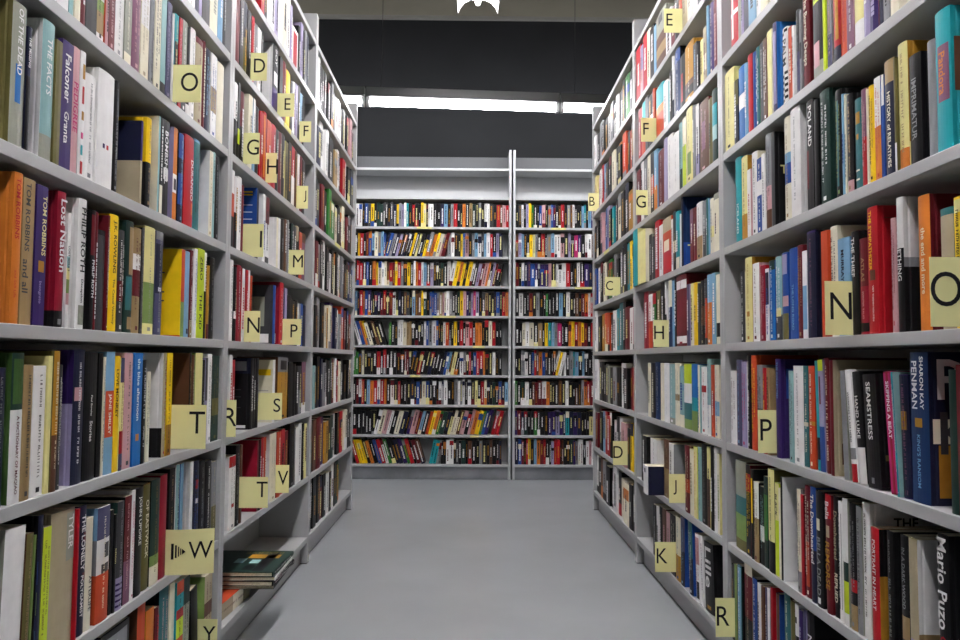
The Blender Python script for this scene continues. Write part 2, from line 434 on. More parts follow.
ROWS['R', 4] = """735 740.5 156 t; c=t; t=ICELAND:w:.05:.5:.35; h
741 747 155 Y; c=u; f=0-.3:u; i=z
747 751 168 p; f=0-1:w; i=r
751 757 150 w; c=W; i=S; h
757 761.5 156 b; f=.5-.7:w; i=w
761.5 765 152 w; i=k
765 770.5 132 s; f=0-.2:z; f=.2-.45:p; i=S; h
770.5 774 130 S; c=k; plain; ct=r:TWUCM:Y:.1:.8:.6; h; n=black cover of pale capitals
784 790 115 W; f=.35-.55:b; f=.55-.65:l; i=Z
790 799.5 100 w; c=w; p=r:.2:.98:.3:.8:R; p=r:.35:.9:.5:.72:u; p=r:.3:.98:.3:.42:i; ct=r:JA:k:.2:.7:.9; i=s; h; n=painting on its white cover
807 813.5 97 r; f=0-1:k; c=k; t=POLAND:w:.58:.95:.62; k=.0:.3:.2:.55:R; P
813.5 818.5 98 k; c=k; plain
819 829 88 G; c=G; i=w; h
835 841.5 88 G; c=k; k=.3:.6:.1:.9:T; i=q; f=0-1:k; h
841.5 844 92 l; i=b
844 846 92 W; i=k
846 853 92 k; c=k; f=0-.12:p; i=Z; h
853 861 96 b; c=b; f=0-1:T; k=.25:.8:.72:.85:u; k=.35:.65:.55:.61:u; k=.1:.7:.2:.22:W; k=.1:.7:.1:.12:W; plain; h
861 866 88 M; f=0-.5:r; c=p; i=p
866 868 88 W; plain
868 874 84 y; i=k; h
874 881 75 o; f=.52-1:w; c=b; i=O; P
881 884 72 b; f=.7-1:w; plain
884 894 58 n; c=k; f=.8-1:Z; f=0-.8:n; t=HISTORY of RELATIVES:W:.06:.72:.5; h
894 896.5 56 a; f=0-.25:w; plain
897 907.5 40 Y; c=u; f=0-.16:o; i=Z; h; cf=0-.2:Y; n=amber front cover
908 920 51 k; c=k; t=IMPRIMATUR:s:.22:.78:.42; i=s; h
927 935 37 w; c=V; i=s; f=0-1:s; h
935 950 6 t; c=t; k=.2:.9:.35:.75:M; t=Pandora:o:.36:.74:.4; p=r:.05:.6:.4:.78:z; p=r:.15:.5:.52:.7:R; ct=r:M:k:.3:.6:.9; h; n=dark figure on its cover"""
ROWS['R', 5] = """740 744.5 271 W; f=0-1:S; i=w
744.5 751.5 257 Y; c=u; k=.3:.7:.3:.36:u; i=u; h
752 759 263 w; c=p; i=R; h
759 765 265 r; f=0-1:C; i=p; h; c=r
765 768.5 268 w; f=.5-.95:n; i=b
768.5 774.5 260 b; f=.88-1:G; f=0-.88:B; i=w; h
774.5 781 256 x; f=0-1:c; f=0-.3:S; k=.1:.9:.28:.38:Y; i=w; h
781.5 788 252 i; c=b; f=0-1:b; f=.38-.5:p; f=0-.3:a; plain; k=.1:.9:.75:.98:V
788 797 247 b; c=n; i=l; h; t=THE LONG ROAD:l:.1:.6:.35
797 802.5 244 R; i=Z; h
802.5 806.5 250 w; f=.1-.6:l; plain
806.5 815 230 n; c=n; f=0-1:v; i=M; h; f=.0-.98:n
821.5 829 230 O; c=O; plain; P
829 837 225 W; c=W; i=S; h; k=.3:.7:.35:.42:k
837 849 237 c; c=l; f=.0-1:l; t=MURRAY:n:.55:.88:.5; k=.5:.8:.36:.44:R; h
849 858.5 230 k; c=k; t=THE THIEF:w:.55:.95:.42:.35; i=w; h
858.5 867 237 R; c=k; f=0-.5:C; f=.03-.12:k; t=ATLAS:Z:.55:.8:.5; t=WINTER TALES:p:.16:.45:.3; h
867 877 205 r; c=r; t=THE SYMPATHIZER:y:.5:.97:.6:.4; k=.3:.8:.42:.5:z; t=VIET THANH NGUYEN:w:.1:.38:.45:.6; ct=r:SY:y:.2:.9:.3; p=r:.1:.6:.9:.905:z; h; n=yellow title
891 896 217 p; i=R; k=.4:.6:.06:.1:r; h
896 903 196 k; c=k; cf=.55-1:w; cf=.48-.55:s; f=.62-1:w; t=SOMETHING:w:.35:.78:.6; p=r:.2:.35:.52:.62:S; p=r:.5:.65:.5:.6:S; p=r:.75:.85:.5:.64:k; ct=r:S:k:.5:.85:.9; i=w; h; n=fir trees under white sky
918 929.5 193 O; f=0-1:o; c=R; p=r:.2:.6:.6:.75:C; p=r:.3:.9:.3:.5:M; p=r:.1:.5:.4:.5:p; t=the end and more:W:.18:.85:.35; h; n=dark red floral cover
940 953 207 e; c=T; f=.94-1:T; plain; h
953.5 968 195 y; f=.88-.98:Y; i=k; h"""
ROWS['R', 6] = """730 736 371 w; i=R; f=0-1:w
736 741 360 V; f=0-1:i; i=l; h
741 746.5 362 w; f=0-1:V; i=m; h
746.5 750.5 355 k; i=w; k=.3:.7:.5:.6:M
750.5 756 355 O; i=y; h
756.5 762 365 s; f=.3-.5:S; i=k
762 766 368 r; i=y
766 769 368 Z; i=z
773.5 780 359 b; f=0-1:v; c=v; t=THE COLLECTED:l:.6:.97:.4; i=l; p=r:.1:.5:.6:.9:b; ct=r:OL:w:.3:.9:.6; h; n=royal blue cover
789 793 371 c; i=S
793 803 366 w; c=w; i=s; h
803 808 366 T; f=.4-.44:W; i=W
808 815.5 366 O; f=.42-.46:u; i=W; h
815.5 819 361 t; f=.1-.3:k; plain; a=-2
819 824.5 360 V; f=0-.4:b; f=.9-1:L; k=.2:.5:.6:.85:R; plain; a=-2
824.5 829.5 358 R; c=R; i=W; h; a=-1
829.5 833 360 z; c=e; f=0-1:R; p=r:.1:.9:.1:.28:z; p=r:.5:.75:.3:.6:Z; p=r:.2:.5:.6:.75:w; plain; h; n=beige pictorial cover; d=17
841 847 371 x; f=0-1:s; plain; a=-3; h
847.5 853.5 370 w; f=0-.16:r; f=.2-.3:s; t=WORKING CLASS HERO:k:.35:.8:.55; a=-6; h
854 862 372 k; f=0-.32:w; t=HAND LUKE:w:.4:.78:.5; a=-6; h; i=k
864 877 375 k; c=k; t=SEAMSTRESS:w:.42:.93:.55; k=.4:.6:.04:.09:s; p=r:.3:.8:.4:.52:s; p=r:.1:.9:.24:.29:a; h; a=-4; n=tall white title
887 894 372 m; c=m; f=0-1:C; k=.02:.98:.01:.99:m; t=SKIPPING A BEAT:w:.45:.92:.5; i=p; a=-5
894.5 898 372 t; c=c; i=w; a=-4
899 910 375 n; c=n; f=0-1:v; k=0:1:.01:.99:n; k=.1:.8:.55:.7:u; i=M; a=-2; h
910 928 352 N; c=n; t=SHARON KAY:w:.62:.97:.24:.72; t=PENMAN:w:.62:.94:.4:.32; k=.3:.7:.5:.56:u; t=KING'S RANSOM:l:.1:.45:.28; ct=r:PEN:w:.1:1:.82; ct=r:KIN:S:.12:1:.47; p=r:.05:.95:.4:.56:W; p=r:.1:.9:.05:.39:u; p=r:.4:.7:.05:.3:z; h; n=gilt battle scene
949 957 370 G; c=r; plain; i=g; h
957.5 974 365 R; c=k; plain"""
ROWS['R', 7] = """735 746 462 x; f=.0-.4:q; f=0-.12:a; f=.4-.6:T; c=R; plain; h
746 750.5 466 k; f=.7-.9:r; c=R; i=y
750.5 753 470 k; k=.3:.8:.4:.9:y; plain
753 759 483 w; c=k; f=0-.55:Z; i=R
759 764 488 k; f=.3-.5:w; i=c
764 767.5 478 G; f=.3-.8:g; i=a
767.5 774 470 Y; f=.0-.3:k; c=a; i=k; h
774 778.5 484 L; f=0-1:Y; k=.05:.95:.01:.6:L; t=BLACK:k:.6:.92:.5; h
778.5 780.5 489 W; plain
780.5 782.5 478 k; c=w; p=r:.25:.8:.02:.3:S; p=r:.3:.75:.2:.32:M; plain; h; d=16; n=white front cover
796.5 800.5 490 s; f=.2-1:W; i=S
800.5 804 496 r; c=R; plain; h
804 810 487 O; f=0-1:R; k=.2:.8:.1:.5:O; i=W; h
810 815.5 488 b; f=0-.45:n; t=The Downhearted:w:.3:.97:.55; i=w; h
815.5 822 492 k; c=k; t=BELLA DEAD:s:.1:.6:.6; k=.2:.7:.66:.76:W; k=.3:.7:.03:.08:w; h
825 832 496 r; f=0-.8:R; c=R; t=REMORSE:u:.2:.6:.7; k=.3:.8:.64:.74:e; h; t=Bella:w:.78:.95:.6
832 838.5 498 z; f=0-1:k; c=k; t=Downhearted:e:.4:.95:.6; t=REPLIED:W:.12:.36:.7; h
838.5 842.5 503 w; k=.2:.8:.1:.9:n; i=w
842.5 848 500 w; f=.1-.35:L; f=.35-.5:G; c=x; i=L; plain
848.5 856 505 k; c=k; f=0-.2:Z; f=.3-.4:r; i=s; h
856 862 508 T; f=0-1:s; c=x; i=S; h
862 869.5 505 w; c=w; ct=r:THE:k:.28:.55:.86; ct=r:ORR:k:.4:.95:.74; i=k; h; n=black capitals across its cover
870.5 878.5 530 r; c=u; cf=.6-1:k; p=r:.2:.8:.55:.8:e; p=r:.3:.7:.3:.45:e; t=PORTRAIT IN HEART:w:.3:.9:.4; i=o; h; a=0
887 893 533 k; c=k; i=s; h
900.5 908 538 k; c=k; f=.2-.38:Z; t=IN A DARK WOOD:s:.42:.92:.4; h
908.5 917 541 a; f=0-1:e; k=.2:.8:.12:.25:V; c=w; cf=.1-.3:Z; plain; h; n=faded gold spine
938 949 537 k; c=k; t=Mario Puzo:w:.4:.98:.9; t=OMERTA:r:.02:.36:.8; h; p=r:.5:.98:.5:.9:R"""
ROWS['R', 8] = """731 734 566 k; f=0-1:S; i=Z
734 737 566 a; f=0-1:q; plain
737 741 567 l; f=0-1:T; k=.1:.9:.02:.98:l; i=w; c=k
744 751.5 567 R; f=.88-1:W; f=.1-.4:k; i=e; c=e; h
752 756.5 580 n; f=0-1:b; i=w; h; c=k
757 760.5 585 w; i=S
760.5 764.5 588 z; i=u
764.5 767 590 i; i=w
767 770 590 w; c=s; plain
770 772.5 589 r; c=r; plain; h; d=17
776 779 596 R; f=0-1:z; c=b; cf=0-.3:z; plain
784 790 597 T; i=W; h; c=z
790 794.5 603 z; f=0-1:a; plain
795 798.5 606 w; f=.0-.7:k; k=.3:.7:.82:.88:k; plain
798.5 803 612 i; f=0-1:v; i=V; h
803 806.5 612 V; f=0-1:i; plain
806.5 814 616 k; c=k; t=NICO:w:.4:.9:.6; h"""
# middle bookcases
ROWS['L2', 1] = """262 265 - r
265 268 - k
268 271.5 - w;i=k
271.5 275.5 - w
275.5 279 - V;c=w
279 283 - w;i=s
283 287 - W
287 290.5 - w;i=k
290.5 293 - v;f=0-1:V
293 298.5 26 w;k=.1:.8:.05:.9:r;plain
298.5 301 24 k
301 303.5 - V
303.5 305 - k
305 307 - s
307 309 - n"""
ROWS['L2', 2] = """235.5 240.5 - R; h; plain
240.5 244 - S; i=w
244 248 - n; f=0-.5:a; i=u
248 252.5 - k; i=w
252.5 255 - r; i=W
255 258 22 Z; f=0-1:s
258 261.5 26 w; i=k
261.5 263 28 k
273 278.5 42 k; c=w; t=BOY:w:.7:.95:.75; f=0-.35:v; k=.2:.8:.4:.6:w; h; d=16; n=short white title
278.5 283 54 k; c=k; plain
283 286 60 R;i=W
286 290.5 69 y; plain; h; f=0-1:u; k=.1:.9:.02:.98:y
290.5 293 78 k;i=w
293 295.5 80 w
295.5 298 82 V
298 300.5 84 S
300.5 303 92 l; f=0-.3:O
303 304.5 95 k;plain"""
ROWS['L2', 3] = """230.5 234 - k
234 238 - w; f=0-.5:k; i=k
238 240.5 - k; f=.2-.4:L; plain
240.5 244.5 90 k; f=.5-1:R; i=w; h
249 253 93 W; c=W; i=s; h
253 255.5 96 l;f=.5-1:w
255.5 259 105 k; plain
260.5 263.5 110 r
263.5 267.5 111 O; h; f=0-1:r; k=.1:.4:.05:.95:o; plain
267.5 272 120 r; c=R; f=0-1:O
272 276 124 r;i=w;h
276 279 128 k;i=w
279 282 131 R;i=e
282 285 133 k
285 288 139 Y;f=0-1:a
288 291.5 140 k
291.5 295 145 r;f=0-.5:w;i=w
295 298 150 z
298 300 152 w
300 302.5 155 R
302.5 304.5 158 k"""
ROWS['L2', 4] = """231 234.5 - k; f=.4-.7:O; f=.7-1:w; plain
234.5 238 - r; f=0-.5:k; f=.5-1:w
238 242 176 w; i=s; h
242 244 184 R;plain
256.5 258.5 186 n; c=b; p=l:.1:.5:.93:.95:y; p=l:.1:.5:.89:.91:y; p=l:.1:.6:.75:.76:w; p=l:.1:.6:.65:.66:w; p=l:.1:.5:.55:.56:w; p=l:.1:.6:.45:.46:w; p=l:.05:.5:.03:.17:w; plain; d=15; n=blue back cover with text
263.5 265.5 193 w;i=b
265.5 269 195 w;i=k; f=.6-1:R; f=0-.1:S
277 279 217 W; c=w; p=l:.2:.9:.8:.81:s; p=l:.2:.9:.7:.71:s; p=l:.2:.9:.6:.61:s; p=l:.2:.9:.5:.51:s; p=l:.2:.8:.2:.3:s; plain; d=15; n=white back cover of text
279 281 218 w;plain
281 284.5 217 k;i=s;h
284.5 287.5 218 S; i=w; f=0-1:z; h
287.5 289.5 219 s
291 294 223 k;f=.5-1:G
294 296.5 225 S
296.5 299 225 e;f=0-.7:k
299 302 231 O;c=k
302 305 232 z;f=0-.8:M;plain"""
ROWS['L2', 5] = """229.5 234 - w; i=S; h
234 237 - k; f=.3-.4:w; i=e
237 241.5 - R; h; f=0-1:C; i=w
241.5 244.5 - w; c=r; i=r
244.5 248.5 - C; i=w; f=0-1:r; h
248.5 250 - w;i=r
250 252.5 - u; f=0-1:O
273.5 276 285 b; c=S; p=l:.1:.8:.02:.17:w; p=l:.2:.8:.3:.8:x; plain; d=16; n=dark back cover with barcode
280 284 282 r; c=C; p=l:.1:.6:.02:.17:w; i=w; h; d=15; a=1.5; n=plain crimson back cover
284.5 287.5 288 i; f=0-1:V; plain
287.5 291.5 295 k;plain
291.5 295 300 k
295 298 300 k
298.5 300.5 303 w; f=.2-1:s; plain
300.5 303 303 n;f=0-1:b
303 305.5 305 n;plain"""
ROWS['L2', 6] = """229.5 232 355 w;i=r
232 234.5 360 r;i=w
251 253.5 358 k; c=k; cf=.78-1:n; p=l:.5:.98:.75:.97:b; p=l:.1:.5:.82:.95:s; p=l:.2:.85:.55:.56:S; p=l:.2:.85:.45:.46:S; p=l:.2:.85:.3:.31:S; p=l:.1:.6:.02:.06:w; t=PALINDROME:w:.1:.9:.5; h; d=16; n=black cover with blue top
253.5 256 358 k; i=w
256.5 259 358 k;i=s
272.5 275 360 w; c=W; p=l:.05:.7:.75:.85:y; p=l:.1:.7:.5:.51:s; p=l:.1:.7:.44:.45:s; plain; d=15; n=cream cover with yellow band
278 288 358 u; f=.76-1:s; k=.2:.8:.8:.95:k; i=k; h; a=1.5; c=z; n=ochre spine under grey photo
288.5 293 362 k; plain; c=k
293 296 364 k; i=k
296 299 366 k; i=w
299 301.5 366 S;f=.0-.5:s
301.5 305.5 362 z; f=0-1:M; c=k; f=0-.2:w"""
ROWS['L2', 7] = """229.5 236 457 w; f=.85-1:r; k=.3:.7:.3:.35:r; i=s; h
236 240 446 k; c=k; i=s; h
240 242 446 z; plain
257 259 441 R; c=C; plain; d=16; n=plain crimson back cover
259 261.5 440 k
261.5 264 438 r; i=w
264 266.5 438 O; i=W
270 277 434 W; c=w; i=e; h
277.5 281 432 r;f=0-1:O;i=W
281 284.5 430 r; i=k
284.5 287.5 432 R
290 295 424 k; h; i=s; c=k
295 298 428 s;f=0-1:w
298 302 424 w; i=s
302 304.5 424 k
304.5 307 424 e;f=0-1:Y"""
ROWS['R2', 1] = """633.5 638 - r; i=w
638 641 - V; f=.0-.5:p
641 645 32 r; i=w
645 648 30 W; i=k
648 652 27 k; i=w
652 654 26 l; plain
654 663.5 12 x; f=0-.6:z; f=.2-.4:Z; k=.3:.7:.8:.95:S; h; plain
664 669 10 w; i=k
669 673 8 R; i=W
673 677 - k; i=w
677 681.5 - z; f=.4-.6:O; i=e
681.5 686.5 - e; h; i=z
686.5 692 - W; i=s
692 697 - w; i=k
697 703 - S; i=w"""
ROWS['R2', 2] = """638 641.5 108 r; i=w
641.5 645 101 t; f=0-.5:O; plain
645 648 95 S; i=w
648 652 94 k; c=s; f=.4-.6:w
652 655.5 86 O; i=W
655.5 663 83 t; f=0-.45:O; f=.45-.6:o; h; plain
663 667 79 w; i=s; h
667 669 80 c; plain
669 671.5 70 k; i=w
671.5 674 55 w; i=k; f=.0-.3:n
674 679.5 46 b; c=k; f=0-.8:N; i=w; h
679.5 684.5 52 z; f=0-1:k; i=r; h
684.5 693 40 u; f=.1-.25:k; i=W; h; f=.25-.35:z
693 696.5 41 S; i=l
696.5 699 43 k; i=w
699 703 38 Y; i=a
703 706 25 e; i=z; f=.2-.5:W
706 708.5 4 l; plain
708.5 713 0 R; f=0-1:v; i=W; h
713 717 - R; i=p"""
ROWS['R2', 3] = """637 640.5 168 R; i=w
640.5 643.5 160 w; i=k
643.5 647 155 s; c=S; i=w
647 650.5 154 W; i=z
650.5 654 150 k; f=.3-.6:O
654 657.5 148 l; f=0-.4:o; i=w
657.5 664 148 C; f=0-1:R; i=w; h
664 667 136 V; plain
667 672.5 133 w; i=S; h
672.5 678.5 132 w; i=s; h
678.5 682 122 c; f=.0-.3:G; i=T
682 686 116 W; f=0-.6:L; i=q
686 692 107 a; f=0-1:Y; k=.2:.8:.1:.4:q; i=a; h
692 695 104 s; i=w
695 699 102 w; c=n; f=0-.3:V; i=n
699 708 98 R; f=0-1:z; i=p; h; k=.3:.7:.3:.7:M
708 711.5 97 u; f=0-1:a; i=k
711.5 716 88 G; f=.5-.8:t; f=.3-.5:c; plain"""
ROWS['R2', 4] = """632.5 637 227 t; c=Y; plain; h; s=-1.2
637 645 233 Y; c=W; plain; h; s=-1
645 648.5 236 k; i=s; c=x
648.5 651.5 238 S; i=w
651.5 656 222 r; i=w; h
656 660 226 w; i=s; c=V
660 668.5 219 O; f=.0-.4:r; k=.2:.8:.4:.6:W; f=.75-1:e; h; plain
668.5 670.5 220 w; i=k
670.5 673.5 212 k; i=a; f=.3-.5:W
673.5 677.5 212 t; i=w; f=.0-.2:W
677.5 679 214 w; plain
679 681 197 n; c=N; cf=.0-.35:b; p=r:.1:.5:.3:.32:Y; p=r:.3:.36:.2:.5:Y; plain; h; d=17; n=tall starry blue cover
690 693 208 R; i=w; f=.5-1:M
693 696 207 R; i=W
696 702 202 w; f=0-.4:Z; i=k; h
702 705.5 200 s; f=0-.5:S; i=w
705.5 708.5 198 l; f=0-1:T; i=w
708.5 713 197 W; f=.3-.5:Y; i=s; h
713 718 193 W; i=S; h; f=.9-1:x"""
ROWS['R2', 5] = """643.5 648 291 p; f=0-1:C; i=w; h
648 652 294 w; f=.0-.5:O; i=r
652 656 293 G; f=.4-.8:g; f=.8-1:r; i=w
656 660.5 290 k; i=W; f=.0-1:a
661 664 282 k; i=w
664 668 275 w; f=.0-.3:b; f=.3-.5:k; i=S; h
668 671.5 280 N; f=.6-1:W; i=w
671.5 674 280 l; plain
674 676 265 k; t=BREAKFAST:w:.2:.9:.7
676 686 265 R; c=R; f=.04-.14:w; f=.8-.92:w; i=C; h
686 689.5 284 V; f=0-1:i; i=w
689.5 693 283 W; f=.4-1:Y; i=a; h
693 697 282 Y; f=0-1:y; i=a; h
697 699.5 283 S; i=w
699.5 704 280 k; f=.3-.6:z; i=e; h
704 706.5 278 S; f=.1-.7:O; i=s
706.5 711.5 274 s; f=.0-.6:o; i=w; h; f=.6-1:l
711.5 715.5 272 c; f=0-1:l; i=w
715.5 719 274 W; f=.1-.3:k; plain"""
ROWS['R2', 6] = """647.5 650.5 363 W; i=s
650.5 655 363 a; f=0-1:k; i=W; h
655 660 362 N; i=w; h; c=n
660 663.5 363 W; plain
663.5 669 363 V; f=0-1:w; i=V; h
669 674.5 363 w; f=0-1:x; f=.1-.98:c; i=w; h
674.5 679 363 W; f=.4-.5:Z; i=s
679 683.5 366 c; f=.6-.7:l; f=0-.2:W; i=b; h
683.5 691 364 q; f=.7-1:L; f=.4-.7:w; f=.15-.4:T; h; plain; c=b
691 697 364 B; f=0-.3:q; f=.3-.5:t; h; plain; c=B
697 700 365 c; f=0-1:W; i=b
700 706.5 367 w; k=.1:.9:.62:.72:r; h; i=r; c=b
706.5 710.5 359 c; i=b; f=0-.4:w; h
710.5 714 365 O; i=w; f=.4-.6:r
714 718.5 365 W; i=b; f=.3-.5:l; h"""
ROWS['R2', 7] = """641 646 436 k; i=w; h
650.5 657 440 w;i=k
657 662.5 465 w; c=n; H=10.5; s=-5.5; d=15; k=.35:.6:.75:.9:k; plain; h; n=short with navy sides, jutting out
663 668.5 440 z; f=0-.5:Z; h; i=e
668.5 673 444 w; c=s; i=s
684 689 446 R; f=.3-.5:O; i=W; c=z
689 693 450 Y;i=a;f=0-1:W
693 697 448 L;f=.3-.5:l;f=0-1:Y;i=O
697 701 448 c;i=S
701 707 445 k; h; c=k; i=s
707 710 448 Y; f=0-.6:z; i=k
710 713 446 k;i=w;h
713 717 448 w;i=S;h
717 719.5 455 Y;f=0-1:W;i=q"""
ROWS['R2', 8] = """653 656 506 k; c=k; i=s; a=-2
656 659 508 w;i=S; a=-2
659 662 508 S;i=w; f=0-1:k; a=-2
662 666 510 z; i=p
666 670 514 M; f=0-1:p;i=S
670 675 516 k; i=W
675 680 518 W; f=0-.4:u;i=b
680 684 518 i; c=b; h; i=l; f=0-.5:n
688 692 520 l; f=0-1:n; f=.5-1:T; c=b; a=-4; i=w
695 700 536 p; c=w; f=0-1:w; k=.1:.9:.55:.95:p; k=.2:.8:.05:.3:k; i=r; a=-4; h
700 703 538 w;i=M; a=-4
704 713 546 k; c=k; t=Lille:w:.35:.93:.8; k=.3:.7:.05:.1:u; h; a=-4; d=13; n=looping white lettering"""
# shelves written as runs of colour letters, as seen from left to right; / \ | set the lean, _ leaves a gap
RUNS = {('L3',1): 'k w k S k w S w w w s w k w p r', ('L3',2): 'k n w w s S Z w k r w k S W', ('L3',3): 'k S k R k g g k W k z W R k k S', ('L3',4): 'b R s k w w k W k w s k b n b', ('L3',5): 'R k s W u W v n w s O R w z k',
 ('L3',6): 'k c k n s k G R w r W k k k k', ('L3',7): 'k z R v u G w k r R W k', ('L3',8): 'k k e R w w k G g _ _ _ _ _',
 ('R3',1): 'w k s k w s w w k g r', ('R3',2): 'Y p w r l b S k W o O O', ('R3',3): 'k z p s b V t T W k u Z', ('R3',4): 'b w k W g k s S k k t y W', ('R3',5): 'w u z O O w t T k R w p', ('R3',6): 'w S k S x k s k w k R r', ('R3',7): 'R R k l r r k w k w p y k', ('R3',8): 'w k z s k k w k W W k'}
# fix shelf indices for the far bookcases: run n stands on level n
REARL = ['k w w k b S y G G S k k S n y s V w t k r k y Y k w w k v l s r k o Z G s k w w S r z p r',
 's k y r k R b l W s l b / n b s n V n n k y Y k y s o y W p R | s w k y b p s l w S l w r k V n',
 's k r r b k o y W w W z r R y r s k y k w o r w l k V k k G k w / w y o y y w V R p o V R k k',
 's l n r o b v k n v R r R w k n z S l z z y G k b b b s Z p W w s k G y p v n V m V S Z k n b r o',
 '\\ w b o y W k z k | _ _ g k k w w W Z Z k k k w b s w b k w O k y r p r k o o k W r k k',
 'w g g k W k k r r k k k k k R R k / k r k k n k k n b l Y k | w s k r k b r r o k w k',
 'v R w r l o r w r o w r k k n k b n W b k k w s w k s w s w k w k Y r W n G k b l',
 'n k K K K / w W p w k W n v p R l O y o g G n Y W W z p p o y g b v _ r r',
 '\\ r y y y o k b r w g k n v g r R z | _ _ _ / t t s | k k w w k S k G k z k s k z k n']
REARR = ['k S w V y g k k b p s b v z r s z w k l t l v r', 'z V l k k y Y s k r k s l w w p V m v k w w', 'R k w n v b v n v v p k w w w r k w k v n',
 'k w k R k s k k g k k l k w k z k R o w r', 'k W w W Z k y t l s m k o y r o y R k r', 'k k s w k b r z o b S k k / w y w | w s t l l',
 'g G w k z R R w o k k z k w k z s o r R', 'v R n G k g k k v v V v n t n v n k k k Y', 'n b R r y l o R r k V r r z k G v s w w w p w t']
# letter cards: run, shelf level, cut-off column, free edge column, top line, letter, column of the letter, bottom line
CARDS = [('L', 3, 174, 201, 65, 'O', 189.5, 107),
 ('L', 6, 172, 206, 405, 'T', 197, 449),
 ('L', 7, 168, 214, 530, 'W', 201, 578),
 ('L', 8, 199, 217, 620, 'Y', 209, 663),
 ('L2', 2, 252, 267, 53, 'D', 259.5, 85),
 ('L2', 2, 281, 294, 95, 'E', 287.5, 122),
 ('L2', 2, 301, 311, 122, 'F', 306, 147),
 ('L2', 3, 246, 259.5, 133, 'G', 253, 168),
 ('L2', 3, 267, 277, 153, 'H', 272.5, 184),
 ('L2', 3, 297, 308, 186, 'J', 305, 212),
 ('L2', 4, 258.5, 263.5, 224, 'I', 261, 257),
 ('L2', 4, 292, 304, 250, 'M', 298, 277),
 ('L2', 5, 247, 260, 311, 'N', 253.5, 343),
 ('L2', 5, 285, 301, 319, 'P', 294, 345),
 ('L2', 6, 226, 236, 400, 'R', 230.5, 437),
 ('L2', 6, 260, 282, 393, 'S', 277, 420),
 ('L2', 7, 242, 268, 477, 'T', 262, 508),
 ('L2', 7, 277, 289, 465, 'V', 283, 493),
 ('R', 5, 849, 825, 281, 'N', 841, 335),
 ('R', 5, 976, 930, 257, 'O', 946, 327),
 ('R', 6, 774, 758, 410, 'P', 766, 453),
 ('R', 8, 733, 715.5, 598, 'R', 723, 637),
 ('R2', 1, 679, 664, 9, 'E', 669.5, 38),
 ('R2', 2, 653, 641, 118, 'F', 646, 143),
 ('R2', 3, 646.5, 636, 190, 'G', 641, 215),
 ('R2', 5, 664, 653.5, 320, 'H', 659, 347),
 ('R2', 7, 684, 669, 474, 'J', 675, 503),
 ('R2', 8, 674, 655, 542, 'K', 662, 572),
 ('R3', 4, 616, 605, 277, 'C', 609.5, 299),
 ('R3', 7, 624, 613, 441, 'D', 618, 465),
 ('R3', 2, 595, 588.3, 193, 'B', 592, 211)]

# ------------------------------------------------------------------ room
def plane_box(name, x0, x1, y0, y1, z0, z1, m):
    b = MB(); b.box(x0, x1, y0, y1, z0, z1); return struct(b.obj(name, m))
ZC = on_y(480, 16.5, 5.70).z
plane_box('floor', -3.4, 3.4, -4.5, 5.9, -.12, 0, M_FLOOR)
plane_box('wall_back', -3.4, 3.4, 5.72, 5.9, 0, ZC, M_DARK)
plane_box('wall_left', -3.55, -3.4, -4.5, 5.9, 0, ZC, M_DARK)
plane_box('wall_right', 3.4, 3.55, -4.5, 5.9, 0, ZC, M_DARK)
plane_box('ceiling', -3.55, 3.55, -4.5, 5.9, ZC, 3.7, M_CEIL)
plane_box('trim_1', -3.4, 3.4, 5.69, 5.72, ZC-.026, ZC, M_TRIM)

# ------------------------------------------------------------------ bookcases
M_KICK = mat('scuffed_kick_paint', lin('8a8d92'), rough=.5, noise=.4, nscale=5)
M_HEAD = mat('grey_header_paint', lin('55575a'), rough=.6, noise=.08, nscale=6)
M_LABEL = mat('yellow_strip_paper', lin('d9d489'), rough=.8, noise=.1, nscale=60)
def part_box(name, par, box, m, bevel=.0012):
    b = MB(); b.box(*box); return b.obj(name, m, par, bevel)
def side_case(side, y0, y1, label):
    X = WL if side == 'L' else WR; sg = -1 if side == 'L' else 1
    root = tag(empty('bookcase', (X+sg*.1, (y0+y1)/2, 0)), label, 'bookcase', 'grey steel bookcases along the aisle')
    def pb(n, xa, xb, ya, yb, za, zb, m=M_STEEL):   # xa, xb measured inwards from the front
        a, b = sorted((X+sg*xa, X+sg*xb)); return part_box(n, root, (a-X-sg*.1, b-X-sg*.1, ya-(y0+y1)/2, yb-(y0+y1)/2, za, zb), m)
    for ya in (y0, y1-.02):
        p = pb('side_panel', 0, .21, ya+.0003, ya+.0197, 0.004, 2.381)
        foot = MB()
        foot.box(X+sg*.02-.018-X-sg*.1, X+sg*.02+.018-X-sg*.1, ya+.002-(y0+y1)/2, ya+.018-(y0+y1)/2, 0, .004); foot.obj('foot', M_WIRE, p)
    pb('back_panel', .205, .21, y0+.0203, y1-.0203, .03, 2.276)
    for i, z in enumerate(LV):
        sh = pb('shelf', .0005, .2045, y0+.0203, y1-.0203, z-.022, z)
        for (ss, cc, ii, pa, pc) in ((('L', 2.10, 2, 284, 291)), ('L', 3.22, 3, 335, 340), ('R', 3.245, 3, 604, 609)):
            if ss == side and abs(cc-y0) < .01 and ii == i:
                ga, gb = sorted((y_of(pa, X, z), y_of(pc, X, z))); lb = MB(); xa, xb = sorted((X-sg*.0012-X-sg*.1, X-sg*.0-X-sg*.1))
                lb.box(xa, xb, ga-(y0+y1)/2, gb-(y0+y1)/2, z-.02, z-.002); lb.obj('label_strip', M_LABEL, sh)
    pb('kick_plate', .03, .045, y0+.0203, y1-.0203, .001, LV[8]-.0225)
    return root
LB = [(.96, 2.10), (2.10, 3.22), (3.22, 4.36)]; RB = [(.96, 2.10), (2.10, 3.245), (3.245, 4.38)]
